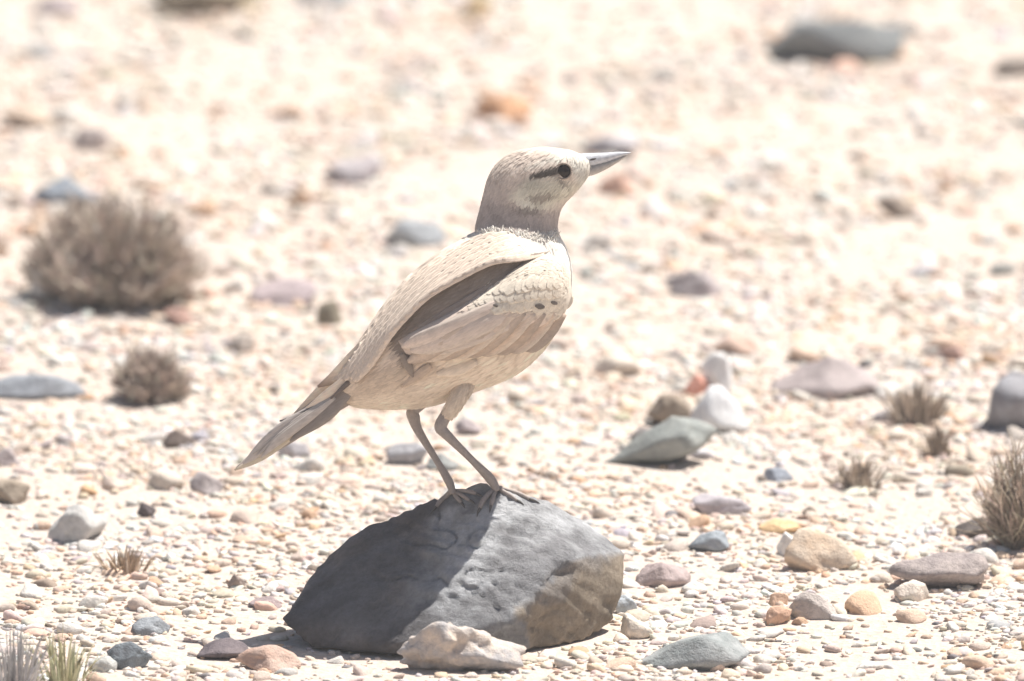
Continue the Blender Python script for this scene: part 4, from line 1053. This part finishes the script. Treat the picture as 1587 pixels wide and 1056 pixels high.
# --- legs
leg_m = horn('leg_scales', (0.32, 0.275, 0.25), 0.65); claw_m = horn('claw', (0.10, 0.09, 0.085), 0.45)
thigh_cols = lambda P: np.tile(BUFF * 0.85, (len(P), 1))
def toe(leg, pts, r0, claw):
    r0 *= 0.8
    P3 = [(u, v, on_rock(u, v, r0 * 0.75)) for u, v in pts]
    tt = tube('toe', P3, [r0 * 1.1] + [r0] * (len(pts) - 2) + [r0 * 0.7], [r0 * 1.1] + [r0] * (len(pts) - 2) + [r0 * 0.7], leg, leg_m, 14, 10)
    cu = [(u, v, on_rock(u, v, 1.5)) for u, v in claw]
    cu[0] = (claw[0][0], claw[0][1], P3[-1][2])
    tube('claw', cu, [r0 * 0.62, r0 * 0.5, 0.4], [r0 * 0.62, r0 * 0.5, 0.4], leg, claw_m, 8, 8)
# near leg (right in the picture)
kB = (683, 662, WB + 34)
fB = (771, 762, on_rock(771, 763) + 5)
legB = tube('leg', [(718, 596, WB + 12), (706, 622, WB + 34), (690, 646, WB + 36), kB, (692, 674, WB + 32), (730, 712, (WB + 32) * 0.5 + fB[2] * 0.5), (760, 743, fB[2]), fB], (12, 11, 9.5, 10.0, 7.8, 5.6, 7.6, 4.5), (12, 11, 9.5, 9.5, 8, 6, 8, 5), bird, leg_m, 46, 16)
toe(legB, [(770, 756), (788, 761), (806, 767), (820, 774)], 4.6, [(820, 774), (829, 777), (837, 781)])
toe(legB, [(771, 757), (781, 763), (791, 769), (801, 776)], 4.2, [(801, 776), (807, 779), (812, 783)])
toe(legB, [(769, 757), (756, 768), (748, 778), (744, 788)], 5.2, [(744, 788), (741, 794), (739, 801)])
toe(legB, [(770, 757), (766, 766), (763, 776), (761, 784)], 4.4, [(761, 784), (760, 789), (759, 795)])
thB = tube('thigh_feathers', [(728, 580, WB + 20), (718, 602, WB + 40), (706, 624, WB + 45), (692, 647, WB + 38)], (12, 14.5, 12.0, 8.5), (10, 14, 12, 8), legB, None, 18, 20)
thB.data.materials.append(fe_mat)
ca_ = thB.data.color_attributes.new('tint', 'FLOAT_COLOR', 'POINT')
ca_.data.foreach_set('color', np.tile(np.array([*(BUFF * 0.97), 1.0], np.float32), (len(thB.data.vertices), 1)).ravel())
TG = np.array([(np.asarray(v.co) + base - ORI) for v in thB.data.vertices]).reshape(18, 20, 3)
TG = np.stack([TG @ AR / PXM + U0, V0 - TG @ AU / PXM, -(TG @ AF) / PXM], -1)
overlay(TG, 700, thB, lambda Q: np.tile(BUFF * 0.95, (len(Q), 1)), 16, 5, 2.2, 41, 0.0, 1.0, 'thigh_tufts', 0.0, 0.85)
# ragged white collar ruff standing up against the grey neck
rc = np.random.default_rng(19); nn_ = 300
cu_ = rc.uniform(740, 866, nn_); cv_ = np.interp(cu_, [736, 770, 800, 840, 880], [366, 361, 366, 371, 364]) + rc.normal(0, 3.5, nn_)
cw_ = np.array([bw(a_, b_) for a_, b_ in zip(cu_, cv_)]); Lc = rc.uniform(3, 8, nn_)
dx = rc.normal(0, 0.35, nn_) * Lc
P0 = np.stack([cu_, cv_, cw_ - 0.5], 1); P2 = np.stack([cu_ + dx, cv_ - Lc, cw_ + rc.uniform(0.2, 1.6, nn_)], 1)
P1 = (P0 + P2) / 2 + np.stack([np.zeros(nn_), np.zeros(nn_), rc.uniform(0.3, 1.2, nn_)], 1)
Vc, Fcq = strands(fr(np.stack([P0, P1, P2], 1)), np.array([1.6, 1.5, 0.3])[None] * PXM * rc.uniform(0.6, 1.2, (nn_, 1)), 3)
ruff = mk('collar_feathers', Vc, Fcq, fe_mat, parent=bird, base=base, cols=np.repeat(WHT * rc.uniform(0.9, 1.05, (nn_, 1)), 9, 0)); ruff['kind'] = 'stuff'
# far leg
kA = (641, 648, WB - 30)
fA = (702, 766, on_rock(703, 768) + 4)
legA = tube('leg', [(668, 606, WB - 28), (650, 626, WB - 30), (639, 638, WB - 30), kA, (648, 668, WB - 30), (675, 712, (WB - 30) * 0.5 + fA[2] * 0.5), (695, 746, fA[2]), fA], (16, 11, 9.5, 9.8, 7.2, 5.2, 6.8, 4.5), (14, 10, 9, 9, 7.5, 6, 7.5, 5), bird, leg_m, 46, 16)
toe(legA, [(702, 758), (692, 769), (682, 778), (676, 786)], 5.0, [(676, 786), (671, 791), (667, 797)])
toe(legA, [(703, 762), (716, 762), (728, 763), (738, 766)], 4.4, [(738, 766), (744, 768), (749, 771)])
toe(legA, [(703, 764), (712, 767), (720, 771), (728, 776)], 4.2, [(728, 776), (733, 779), (737, 783)])
toe(legA, [(702, 762), (706, 769), (711, 775), (715, 780)], 4.2, [(715, 780), (718, 784), (720, 788)])

# ------------------------------------------------------------------ dusty heat haze
hz_ = bpy.data.materials.new('dusty_air'); hz_.use_nodes = True
t = hz_.node_tree; t.nodes.clear()
ho = t.nodes.new('ShaderNodeOutputMaterial'); hv_ = t.nodes.new('ShaderNodeVolumePrincipled')
hv_.inputs['Color'].default_value = (0.97, 0.96, 0.95, 1.0)
hv_.inputs['Density'].default_value = HAZE
hv_.inputs['Anisotropy'].default_value = 0.0
t.links.new(hv_.outputs[0], ho.inputs['Volume'])
x0, x1, y0, y1, z0, z1 = -450.0, 450.0, -950.0, 950.0, -1.0, float(CAM[2]) + 0.4
hvv = [(x, y, z) for z in (z0, z1) for y in (y0, y1) for x in (x0, x1)]
haze = mk('haze', hvv, [[0, 2, 3, 1], [4, 5, 7, 6], [0, 1, 5, 4], [2, 6, 7, 3], [0, 4, 6, 2], [1, 3, 7, 5]], hz_, smooth=False)
tag(haze, 'pale dusty heat haze lying over the desert plain', 'haze', kind='stuff')
